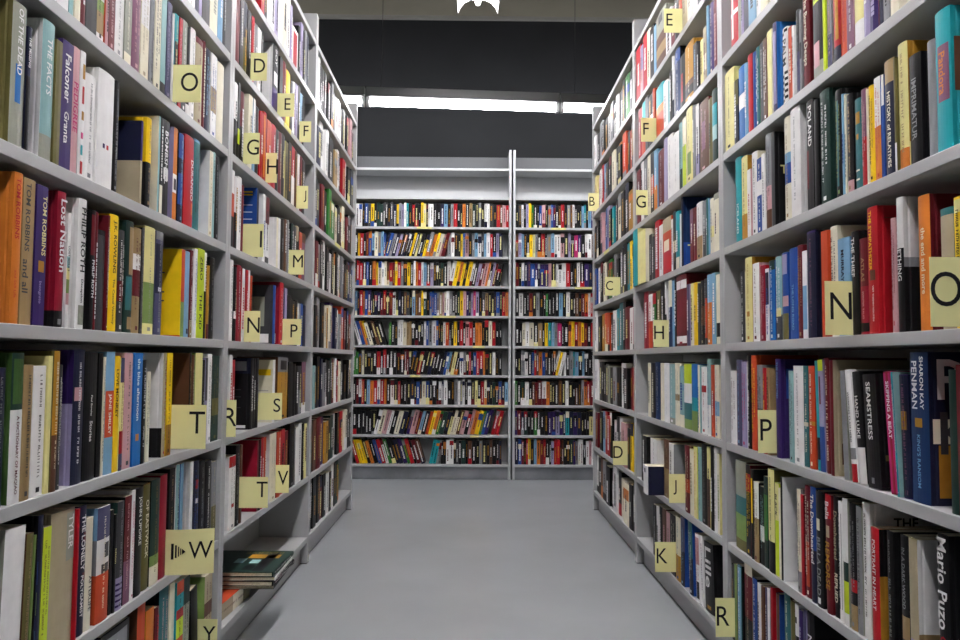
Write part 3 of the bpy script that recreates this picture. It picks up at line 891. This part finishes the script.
wl = ['nearest bookcase of the left run, holding the O, T and W cards', 'middle bookcase of the left run with two lying piles at its foot', 'farthest bookcase of the left run, ending at the open floor']
wr = ['nearest bookcase of the right run, holding the N, O and P cards', 'middle bookcase of the right run, holding the J and K cards', 'farthest bookcase of the right run, holding the B, C and D cards']
for k in range(3):
    side_case('L', *LB[k], 'grey steel '+wl[k]); side_case('R', *RB[k], 'grey steel '+wr[k])
ZB = [on_y(434, y, YB).z for y in (197, 226.8, 256.4, 285.8, 315.6, 345.5, 375, 404.8, 435, 464.5)]
ZTOP = on_y(434, 168, YB).z
XU = on_y(512, 300, YB).x
STRIPS = [(0, 2, 416, 431), (0, 5, 433, 456), (0, 6, 473, 485), (0, 7, 411, 421), (0, 8, 478, 505), (0, 9, 471, 480), (1, 2, 551, 566), (1, 4, 575, 592), (1, 4, 560, 560.1)]
REARX = [(XU-1.2, XU-.006), (XU+.006, XU+1.2)]
for k, (x0, x1) in enumerate(REARX):
    root = tag(empty('bookcase', ((x0+x1)/2, YB+.1, 0)), ['grey steel wall bookcase of paperbacks at the aisle end, left of the double post', 'grey steel wall bookcase of paperbacks at the aisle end, right of the double post'][k], 'bookcase', 'bookcases against the dark back wall')
    ox = (x0+x1)/2; oy = YB+.1
    def pb(n, xa, xb, ya, yb, za, zb, par=root, m=M_REAR): return part_box(n, par, (xa-ox, xb-ox, ya-oy, yb-oy, za, zb), m)
    for xa in (x0, x1-.018): pb('side_panel', xa, xa+.018, YB-.002, YB+.2, 0.002, on_y(512, 150, YB).z)
    pb('back_panel', x0+.0183, x1-.0183, YB+.195, YB+.2, .02, ZTOP)
    pb('header_strip', x0+.0183, x1-.0183, YB+.17, YB+.18, ZTOP+.0003, on_y(434, 157, YB+.17).z, root, M_HEAD)
    for i, z in enumerate([ZTOP]+ZB):
        sh = pb('shelf', x0+.0183, x1-.0183, YB, YB+.1945, z-.017, z)
        for (kk, ii, pa, pc) in STRIPS:
            if kk == k and ii == i and pc-pa > 1:
                a = on_y(pa, 300, YB).x; b = on_y(pc, 300, YB).x
                lb = MB(); lb.box(a-ox, b-ox, YB-.0012-oy, YB-.0002-oy, z-.016, z-.001)
                xx = a+.01
                lb.obj('label_strip', M_LABEL, sh)
    pb('kick_plate', x0+.0183, x1-.0183, YB+.025, YB+.04, .001, ZB[-1]-.0172, root, M_KICK)

# ------------------------------------------------------------------ books
CASE = {'L': ('L', LB[0]), 'L2': ('L', LB[1]), 'L3': ('L', LB[2]), 'R': ('R', RB[0]), 'R2': ('R', RB[1]), 'R3': ('R', RB[2])}
def parse(line, seed):
    q = line.split(';'); a = q[0].split(); r = random.Random(seed)
    sp = dict(x0=float(a[0]), x1=float(a[1]), top=None if a[2] == '-' else float(a[2]), code=a[3], bands=[], cbands=[], blocks=[], titles=[], prints=[], ctitles=[], lean=0, set=r.uniform(.002, .008), d=None, note=None)
    J = lambda c: jitter(LIN[c], r, .07)
    sp['col'] = J(a[3])
    for o in q[1:]:
        o = o.strip(); k, _, v = o.partition('='); w = v.split(':')
        if k == 'c': sp['cov'] = J(v)
        elif k in ('f', 'cf'):
            z = w[0].split('-'); sp['bands' if k == 'f' else 'cbands'].append((float(z[0]), float(z[1]), J(w[1])))
            if k == 'f' and float(z[1])-float(z[0]) < .97: sp.setdefault('bcode', w[1])
            elif k == 'f': sp['code'] = w[1]
        elif k == 't': sp['titles'].append((w[0], LIN[w[1]], float(w[2]), float(w[3]), float(w[4]) if len(w) > 4 else .6, float(w[5]) if len(w) > 5 else .5)); sp.setdefault('tcode', w[1])
        elif k == 'i': sp['ink'] = LIN[v]
        elif k == 'k': sp['blocks'].append((*[float(x) for x in w[:4]], J(w[4])))
        elif k == 'p': sp['prints'].append((w[0], *[float(x) for x in w[1:5]], J(w[5])))
        elif k == 'ct': sp['ctitles'].append((w[0], w[1], LIN[w[2]], float(w[3]), float(w[4]), float(w[5])))
        elif k == 's': sp['set'] = float(v)/100
        elif k == 'H': sp['H'] = float(v)/100
        elif k == 'a': sp['lean'] = float(v)
        elif k == 'd': sp['d'] = float(v)/100
        elif k == 'h': sp['hard'] = True
        elif k == 'P': sp['hard'] = False
        elif k == 'n': sp['note'] = v
        elif k == 'plain': sp['plain'] = True
    return sp
def side_matrix(side, X, y, z, lean, T, H, sett):
    """local frame of a book on a side shelf; y = the middle of the spine at half height"""
    sg = -1 if side == 'L' else 1
    rot = Matrix.Rotation(math.pi/2 if side == 'L' else -math.pi/2, 4, 'Z')
    L = Matrix.Rotation(math.radians(lean), 4, 'Y') @ Matrix.Translation((-T/2, 0, 0))
    zs = [(L @ Vector((px, 0, pz))).z for px in (0, T) for pz in (0, H)]
    shift = -math.tan(math.radians(lean))*H/2
    return Matrix.Translation((X+sg*sett, y, z-min(zs)+.0003)) @ rot @ Matrix.Translation((shift, 0, 0)) @ L
BOOKS = []   # dict(area, spec, T, D, H, M, seed, run, level, order)
CARDSPEC = []
for (run, lv, cut, free, top, ch, cx, bot) in CARDS:
    side, (ya, yb) = CASE[run]; X = WL if side == 'L' else WR
    y = y_of(cut, X, LV[lv]+.06); y = min(max(y, ya+.024), yb-.024)
    CARDSPEC.append(dict(run=run, lv=lv, y=y, free=free, top=top, ch=ch, cx=cx, X=X, bot=bot))
sd = 100
for (run, lv), txt in ROWS.items():
    side, (ya, yb) = CASE[run]; X = WL if side == 'L' else WR; z = LV[lv]
    items = []
    for line in txt.splitlines():
        sd += 1; sp = parse(line, sd)
        xs = X+(-1 if side == 'L' else 1)*max(sp['set'], 0); a, b = (y_of(sp['x0'], xs, z+.1), y_of(sp['x1'], xs, z+.1)); a, b = min(a, b), max(a, b)
        items.append([a, b, sp, sd])
    for c in CARDSPEC:
        if c['run'] == run and c['lv'] == lv: items.append([c['y']-.0008, c['y']+.0008, None, c])
    items.sort(key=lambda t: (t[0]+t[1])/2)
    for p, q in zip(items, items[1:]):                # neighbours that overlap meet half-way
        if q[0] < p[1]+.0006:
            m = (q[0]+p[1])/2; p[1] = m-.0003; q[0] = m+.0003
            if q[2] is None: q[1] = q[0]+.0012
    n = 0; prev = ya+.0215; items2 = []; pl = 0
    for k, (a, b, sp, s) in enumerate(items):
        ln = (sp['lean'] if sp else pl)
        a = max(a, prev+.0005+abs(math.tan(math.radians(ln))-math.tan(math.radians(pl)))*.115); pl = ln
        if sp is None:
            b = a+.0012; s['y'] = (a+b)/2
        else: b = max(b, a+.0055)
        prev = b; items2.append([a, b, sp, s])
    over = prev-(yb-.0212)                        # squeeze back if the row ran past the far panel
    nxt = yb-.0212
    for it in reversed(items2):
        if it[1] > nxt:
            w = it[1]-it[0]; it[1] = nxt; it[0] = nxt-w
            if it[2] is None: it[3]['y'] = (it[0]+it[1])/2
        nxt = it[0]-.0004
    items2 = [it for it in items2 if it[2] is None or it[0] > ya+.021+abs(math.tan(math.radians(it[2]['lean'])))*.12]
    nb = sum(1 for it in items2 if it[2] is not None)
    for it in items2:
        a, b, sp, s = it
        if sp is None: continue
        n += 1; r = random.Random(s)
        if sp['top'] is None: H = r.uniform(.205, .238)
        else:
            xt = sp['x0'] if side == 'L' else sp['x1']
            H = on_x((sp['x0']+sp['x1'])/2, sp['top'], X).z - z
        H = min(max(H, .13), LV[lv-1]-.022-z-.004)
        H = sp.get('H', H); T = (b-a)*math.cos(math.radians(sp['lean']))
        D = sp['d'] or min(.165, max(.105, H*r.uniform(.62, .7)))
        D = min(D, .19)
        M = side_matrix(side, X, (a+b)/2, z, sp['lean'], T, H, sp['set'])
        c0 = proj(X, a, z); c1 = proj(X, b, z+H)
        w = abs(sp['x1']-sp['x0']); area = (w+(30 if sp['note'] else 0))*abs(c0[1]-c1[1])
        ctr = proj(X, (a+b)/2, z+H/2)
        if not (-2 < ctr[0] < 962): area = 0
        if min(c0[1], c1[1]) < 0: area = w*max(0, max(c0[1], c1[1]))
        if max(c0[1], c1[1]) > 640: area = w*max(0, 640-min(c0[1], c1[1]))
        BOOKS.append(dict(area=area, sp=sp, T=T, D=D, H=H, M=M, seed=s, run=run, lv=lv, order=nb-n+1))
def run_row(txt, length, place, hlo, hhi, dlo, dhi, hmax, seed, gapw, blocked=()):
    """fills a shelf with a string of colour letters; place(u, lean, T, H, set) gives the matrix; u runs 0..length"""
    r = random.Random(seed); lean = 0; toks = txt.split()
    units = []
    for t in toks:
        if t in '/\\|': lean = {'/': r.uniform(10, 16), '\\': r.uniform(-20, -15), '|': 0}[t]; units.append((t, 0, 0)); continue
        if t == '_': units.append((t, gapw, 0)); continue
        units.append((t, r.uniform(.7, 1.35), lean))
    tot = sum(u[1] for u in units)
    u = 0; pl = 0
    for (t, w, lean) in units:
        if w == 0: continue
        W = w/tot*length; u0 = u; u += W
        if t == '_': continue
        sp = dict(code=t, bands=[], lean=lean, set=r.uniform(.004, .022))
        sp['col'] = jitter(LIN.get(t, LIN['k']), r, .15)
        if r.random() < .4:
            a = r.choice([0, 0, .6, .75]); sp['bands'].append((a, a+r.uniform(.12, .3), LIN[r.choice('kwrYoRnbsW')]))
        H = r.uniform(hlo, hhi); lr = math.radians(lean)
        T = max(.005, (W-.0008)*math.cos(lr))
        H = min(H, (hmax-T*abs(math.sin(lr)))/max(math.cos(lr), .5)-.003); D = r.uniform(dlo, dhi)
        BOOKS.append(dict(area=0, sp=sp, T=T, D=D, H=H, M=place(u0+W/2, lean, T, H, sp['set']), seed=int(r.random()*1e6), run='', lv=0, order=0))
for (run, lv), txt in RUNS.items():
    side, (ya, yb) = CASE[run]; X = WL if side == 'L' else WR; 
    z = LV[lv]
    stops = sorted([ya+.022]+[c['y'] for c in CARDSPEC if c['run'] == run and c['lv'] == lv]+[yb-.022])
    rr = random.Random(len(txt)*7+lv); toks = [q for t in txt.split() for q in ([t, 'k'] if t not in '_' and rr.random() < .2 else [t])]  # extra black books, partly painting in the shade of gaps between books
    if side == 'R': toks = toks[::-1]                     # to near-to-far order
    full = stops[-1]-stops[0]; k0 = 0
    for a, b in zip(stops, stops[1:]):
        k1 = len(toks) if b == stops[-1] else round((b-stops[0])/full*len(toks))
        part = toks[k0:k1]; k0 = k1
        if not part or b-a < .02: continue
        def place(u, lean, T, H, st, a=a): return side_matrix(side, X, a+.0012+u, z, lean, T, H, st)
        run_row(' '.join(part), b-a-.0024, place, .185, .236, .12, .165, LV[lv-1]-.022-z, hash((lv, len(txt), side == 'R')) % 9999, 1)
for k, rows in enumerate((REARL, REARR)):
    x0, x1 = REARX[k][0]+.02, REARX[k][1]-.02
    for i, txt in enumerate(rows):
        if k == 1: txt = txt+' | '+txt
        z = ZB[i+1]
        def place(u, lean, T, H, st):
            L = Matrix.Rotation(math.radians(lean), 4, 'Y') @ Matrix.Translation((-T/2, 0, 0))
            zs = [(L @ Vector((px, 0, pz))).z for px in (0, T) for pz in (0, H)]
            sh = -math.tan(math.radians(lean))*H/2
            return Matrix.Translation((x0+off+u+sh, YB+.012+st, z-min(zs)+.0003)) @ L
        toks = txt.split()
        off = .034 if txt[0] == '\\' else 0
        rr = random.Random(900+i+40*k); txt = ' '.join(t+(' k' if t not in '/\\|_' and rr.random() < .16 else '') for t in txt.split())  # more black spines, some standing in for shaded lines between paperbacks
        run_row(txt, x1-x0-.045-off if any(c in txt for c in '/\\') else x1-x0, place, .166, .187, .105, .115, ZB[i]-.017-z, 500+40*k+i, 1.0)
def bound(cb, pb, M):
    o = empty('book'); o.matrix_world = M
    cb.obj('cover', [M_COVER], o); pb.obj('page_block', [M_PAGES], o); return o
LIMIT = 300-6
BOOKS.sort(key=lambda b: -b['area'])
big, rest = BOOKS[:LIMIT], BOOKS[LIMIT:]
ORD = ['', 'first', 'second', 'third', 'fourth', 'fifth', 'sixth', 'seventh', 'eighth', 'ninth', 'tenth', '11th', '12th', '13th', '14th', '15th', '16th', '17th', '18th', '19th', '20th', '21st', '22nd', '23rd', '24th', '25th', '26th', '27th', '28th', '29th', '30th', '31st', '32nd', '33rd', '34th', '35th', '36th']
WHERE = {('L', 2): 'shelf above the left O card', ('L', 3): 'shelf of the left O card', ('L', 4): 'shelf below the left O card', ('L', 5): 'shelf above the big T card', ('L', 6): 'shelf of the big T card',
 ('L', 7): 'shelf of the W card', ('L', 8): 'shelf of the Y card', ('R', 2): 'top shelf in view, nearest right bookcase', ('R', 3): 'second shelf down, nearest right bookcase', ('R', 4): 'shelf above the right N card', ('R', 5): 'shelf of the right N card',
 ('R', 6): 'shelf of the right P card', ('R', 7): 'shelf below the right P card', ('R', 8): 'shelf of the right R card', ('L2', 1): 'shelf above the left D card', ('L2', 2): 'shelf of the left D card', ('L2', 3): 'shelf of the left G card',
 ('L2', 4): 'shelf of the M card', ('L2', 5): 'shelf of the left P card', ('L2', 6): 'shelf of the S card', ('L2', 7): 'shelf of the V card', ('R2', 1): 'shelf of the right E card', ('R2', 2): 'shelf of the right F card', ('R2', 3): 'shelf of the right G card', ('R2', 4): 'shelf above the right H card', ('R2', 5): 'shelf of the right H card', ('R2', 6): 'shelf below the right H card', ('R2', 7): 'shelf of the right J card', ('R2', 8): 'shelf of the K card'}
POST = {'L': 'from the post', 'R': 'from the post', 'L2': 'from the far post', 'R2': 'from the far post'}
for b in big:
    sp = b['sp']; cb, pb = book(b['T'], b['D'], b['H'], sp, b['seed'])
    o = bound(cb, pb, b['M'])
    d = PAL[sp['code']][1]
    if sp['note']: d += ' book, '+sp['note']+','
    elif 'bcode' in sp and sp['bcode'] != sp['code']: d += ' and '+PAL[sp['bcode']][1]+' book,'
    elif 'tcode' in sp and sp['tcode'] != sp['code']: d += ' book with '+PAL[sp['tcode']][1]+' title,'
    elif b['T'] > .035: d = 'thick '+d+' book,'
    elif b['T'] < .014: d = 'thin '+d+' book,'
    else: d += ' book,'
    lab = '%s %s %s, %s' % (d, ORD[b['order']], POST[b['run']], WHERE[b['run'], b['lv']])
    if len(lab.split()) > 16: lab = lab.replace(' from the far post', ' from far post')
    if len(lab.split()) > 16 and sp['note']: lab = lab.replace(PAL[sp['code']][1]+' ', '', 1)
    if len(lab.split()) > 16: lab = lab.replace(' in view, nearest right bookcase', ', nearest right run').replace('down, nearest right bookcase', 'down, nearest right run')
    if len(lab.split()) > 16: lab = lab.replace(', nearest', '').replace(' in view', '').replace('book, ', '')
    if len(lab.split()) > 16: lab = lab.replace('short with navy sides, ', 'short navy book, ').replace(' from the far post', ' from far post')
    tag(o, lab, 'book', 'books on the '+WHERE[b['run'], b['lv']])
st = MB()
for b in rest:
    cb, pb = book(b['T'], b['D'], b['H'], b['sp'], b['seed'], False)
    pb.m = [1]*len(pb.m); st.add(cb, b['M']); st.add(pb, b['M'])
so = st.obj('shelved_books', [M_COVER, M_PAGES]); so['kind'] = 'stuff'
tag(so, 'smaller distant books filling the far bookcases and the back wall shelves', 'books')

# books lying at the foot of the middle left bookcase
def lying(T, D, H, text, x, y, z, turn, label, seed, upright=False):
    sp = parse('0 0 - '+text, seed); cb, pb = book(T, D, H, sp, seed)
    base = Matrix(((0, -1, 0, 0), (0, 0, -1, 0), (1, 0, 0, 0), (0, 0, 0, 1)))
    o = bound(cb, pb, Matrix.Translation((x, y, z)) @ Matrix.Rotation(math.radians(turn), 4, 'Z') @ base)
    tag(o, label, 'book', 'books lying flat on the bottom left shelf'); return o
ZL = LV[8]+.0004
lying(.047, .165, .285, 'W; c=O; f=.5-1:e; f=0-.2:a; p=r:.0:.3:.0:1:O; p=r:.5:.9:.1:.5:q; p=r:.55:.95:.6:.95:W; h; i=z; P', -.703, 2.415, ZL, -3, 'thick book lying with orange band on cover, under the dark pile', 901)
lying(.030, .15, .21, 'W; c=r; plain; h', -.70, 2.66, ZL, -7, 'red book lying with pale spine, behind the orange-banded one', 902)
zz = ZL+.0475
PL = [(.011, .21, .235, 's; c=k; f=0-1:k; plain; h', -.612, 2.565, 2, 'thin dark book at the bottom of the overhanging flat pile'),
      (.015, .235, .255, 'k; c=k; k=.1:.9:.1:.5:w; k=.2:.8:.6:.9:m; i=w; h', -.600, 2.573, -1, 'black book with pink and white spine, third down the flat pile'),
      (.013, .225, .24, 'w; c=S; k=.1:.9:.1:.4:k; k=.1:.9:.5:.8:k; p=r:.1:.4:.1:.9:w; i=k; h', -.604, 2.560, 1.5, 'white book with black spine marks, second down the flat pile'),
      (.014, .25, .255, 'G; c=G; p=r:.1:.5:.2:.38:u; p=r:.3:.42:.45:.62:c; p=r:.3:.42:.7:.9:k; p=r:.15:.28:.05:.95:k; ct=r:RESERVE:a:.1:.6:.12; p=r:.5:.62:.4:.6:c; i=w; h', -.602, 2.570, -.5, 'large dark green book on top of the flat pile overhanging the floor')]
for k, (T, D, H, tx, x, y, tn, lb) in enumerate(PL):
    lying(T, D, H, tx, x, y, zz, tn, lb, 910+k); zz += T+.0006
# ------------------------------------------------------------------ letter cards
def arrow(mb, x0, z0, h, yy):
    for k, (a, w, hh) in enumerate([(0, .006, 1.0), (.009, .004, .8), (.016, .0025, .62), (.021, .002, .4)]):
        mb.face([(x0+a, yy, z0-h*hh/2), (x0+a+w, yy, z0-h*hh/2), (x0+a+w, yy, z0+h*hh/2), (x0+a, yy, z0+h*hh/2)], LIN['k'])
    mb.face([(x0+.025, yy, z0-h*.18), (x0+.033, yy, z0), (x0+.025, yy, z0+h*.18)], LIN['k'])
CARDC = lin('f0ecaa')
for c in CARDSPEC:
    X = c['X']; y = c['y']; z = max(LV[c['lv']]+.0004, on_y(c['free'], c['bot'], y).z); sg = -1 if X < 0 else 1
    H = min(max(on_y(c['free'], c['top'], y).z-z, .085), .118)
    bend = {'W': .02, 'S': .012}.get(c['ch'], 0)
    xf = on_y(c['free'], (c['top']+c['bot'])/2, y+bend).x
    xc = on_y(c['cx'], (c['top']+c['bot'])/2, y+bend*.7).x
    xi = X+sg*.085                                        # end hidden among the books
    a, b = sorted((xi, xf)); L = b-a
    mb = MB(); n = 14; th = .0004
    def by(x):
        t = max(0, (X-x)*sg/ max(abs(X-xf), .01)); return bend*t*t*(1 if c['ch'] != 'O' else -.2)
    for k in range(n):
        p, q = a+L*k/n, a+L*(k+1)/n
        for (s, fl) in ((-th, False), (th, True)):
            f = [(p-xi, by(p)+s, 0), (q-xi, by(q)+s, 0), (q-xi, by(q)+s, H), (p-xi, by(p)+s, H)]
            mb.face(f[::-1] if fl else f, CARDC)
        for zz2 in (0, H): mb.face([(p-xi, by(p)-th, zz2), (q-xi, by(q)-th, zz2), (q-xi, by(q)+th, zz2), (p-xi, by(p)+th, zz2)], CARDC)
    for p in (a, b): mb.face([(p-xi, by(p)-th, 0), (p-xi, by(p)+th, 0), (p-xi, by(p)+th, H), (p-xi, by(p)-th, H)], CARDC)
    v, f, w, h = text2d(c['ch']); s = H*(.38 if c['ch'] == 'W' else .5)/h
    zo = H*.54-h*s/2
    if c['ch'] == 'T': zo = H*.6-h*s/2
    mb.idx([(xc+(q[0]-w/2)*s*.86-xi, by(xc+(q[0]-w/2)*s*.86)-th-.0003, zo+q[1]*s) for q in v], f, LIN['k'])
    if c['ch'] == 'W': arrow(mb, X+.004-xi, H*.52, .036, -th-.0003)
    o = mb.obj('letter_card', M_CARD); o.location = (xi, y, z)
    side = 'left' if X < 0 else 'right'; bc = {'L': 'nearest left', 'L2': 'middle left', 'R': 'nearest right', 'R2': 'middle right', 'R3': 'farthest right'}[c['run']]
    tag(o, 'yellow card lettered %s in black, sticking out of the %s bookcase' % (c['ch'], bc), 'card', 'yellow letter cards')

# ------------------------------------------------------------------ lamps
def rear_lamp(label, c, length, yaw):
    root = tag(empty('ceiling_light', c), label, 'light', 'fluorescent lamps over the back bookcases'); root.rotation_euler = yaw
    b = MB(); b.box(-length/2, length/2, -.03, .03, .03, .095); b.obj('housing', M_LAMPBODY, root, .004)
    for s in (-1, 1):
        e = MB(); e.box(s*(length/2-.012)-.012, s*(length/2-.012)+.012, -.02, .02, -.03, .0295); e.obj('tube_holder', M_REFL, root, .003)
    w = MB(); w.tube((-length/2+.1, 0, .096), (-length/2+.1, 0, ZC-.005-c[2]), .0018, 8); w.obj('hanger', M_WIRE, root)
    t = MB(); t.tube((-length/2+.0245, 0, -.002), (length/2-.0245, 0, -.002), .023, 16); t.obj('tube', M_TUBE_REAR, root)
p0 = on_y(366, 102, 4.85); p1 = on_y(561, 106.5, 4.85)
yw = 0.06
d = Vector((math.cos(yw), math.sin(yw), (p1.z-p0.z)/(p1.x-p0.x)+.012)).normalized()
Ln = (p1-p0).length
eul = (0, -math.asin(d.z), yw)
for k, lb in ((0, 'fluorescent lamp at the left end of the row over the back bookcases'), (1, 'long middle fluorescent lamp over the back bookcases'), (2, 'fluorescent lamp at the right end of the row over the back bookcases'), (-1, 'fluorescent lamp far along the back row, beyond the left run'), (3, 'fluorescent lamp far along the back row, beyond the right run')):
    m = p0 + d*(Ln*(.5+(k-1)*1.003)); rear_lamp(lb, m, Ln*.997, eul)
def aisle_lamp(label, y0, y1, z, x=0.0, group='fluorescent lamps along the aisle'):
    root = tag(empty('ceiling_light', (x, (y0+y1)/2, z)), label, 'light', group); h = (y1-y0)/2
    b = MB(); b.box(-.03, .03, -h, h, .0265, .08); b.obj('housing', M_LAMPBODY, root, .004)
    for s in (-1, 1):
        r = MB(); pts = [(s*.012, .024), (s*.045, .02), (s*.078, .002), (s*.1, -.026), (s*.112, -.056)]
        for (a, c), (a2, c2) in zip(pts, pts[1:]):
            r.idx([(a, -h, c), (a2, -h, c2), (a2, h, c2), (a, h, c), (a+s*.002, -h, c+.002), (a2+s*.002, -h, c2+.002), (a2+s*.002, h, c2+.002), (a+s*.002, h, c+.002)],
                  [(0, 1, 2, 3), (7, 6, 5, 4), (0, 4, 5, 1), (3, 2, 6, 7), (0, 3, 7, 4), (1, 5, 6, 2)], (1, 1, 1, 1))
        r.obj('reflector', M_REFL, root)
        e = MB(); e.box(-.012, .012, s*(h-.01)-.01, s*(h-.01)+.01, -.012, .0235); e.obj('tube_holder', M_REFL, root)
        w = MB(); w.tube((0, s*h*.8, .081), (0, s*h*.8, ZC-.005-z), .003, 8); w.obj('hanger', M_WIRE, root)
    t = MB(); t.tube((0, -h+.0205, 0), (0, h-.0205, 0), .015, 16); t.obj('tube', M_TUBE, root)
pl = on_y(478, 4, 4.1)
aisle_lamp('white winged fluorescent lamp hanging above the aisle, end on', 2.75, 4.1, pl.z+.0, pl.x)
aisle_lamp('fluorescent lamp above the nearer half of the aisle, out of view', 1.3, 2.65, pl.z, pl.x)
aisle_lamp('fluorescent lamp above the near end of the aisle, overhead', -.15, 1.2, pl.z, pl.x)
aisle_lamp('fluorescent lamp behind the viewpoint above the aisle', -1.6, -.25, pl.z, pl.x)

# ------------------------------------------------------------------ world, camera, view
w = bpy.data.worlds.new('shop_air'); SC.world = w; w.use_nodes = True
bg = w.node_tree.nodes['Background']; bg.inputs['Color'].default_value = (.95, .97, 1, 1); bg.inputs['Strength'].default_value = .04
cam = bpy.data.cameras.new('camera'); co = bpy.data.objects.new('camera', cam); COL.objects.link(co)
cam.sensor_width = 36; cam.lens = F*36/960; cam.clip_start = .05; cam.clip_end = 60
m3 = Matrix((RIGHT, UP, -FWD)).transposed(); co.matrix_world = Matrix.Translation(EYEV) @ m3.to_4x4()
SC.camera = co
SC.view_settings.view_transform = 'Standard'; SC.view_settings.look = 'None'; SC.view_settings.gamma = 1
SC.view_settings.use_curve_mapping = False; SC.view_settings.exposure = 1.68
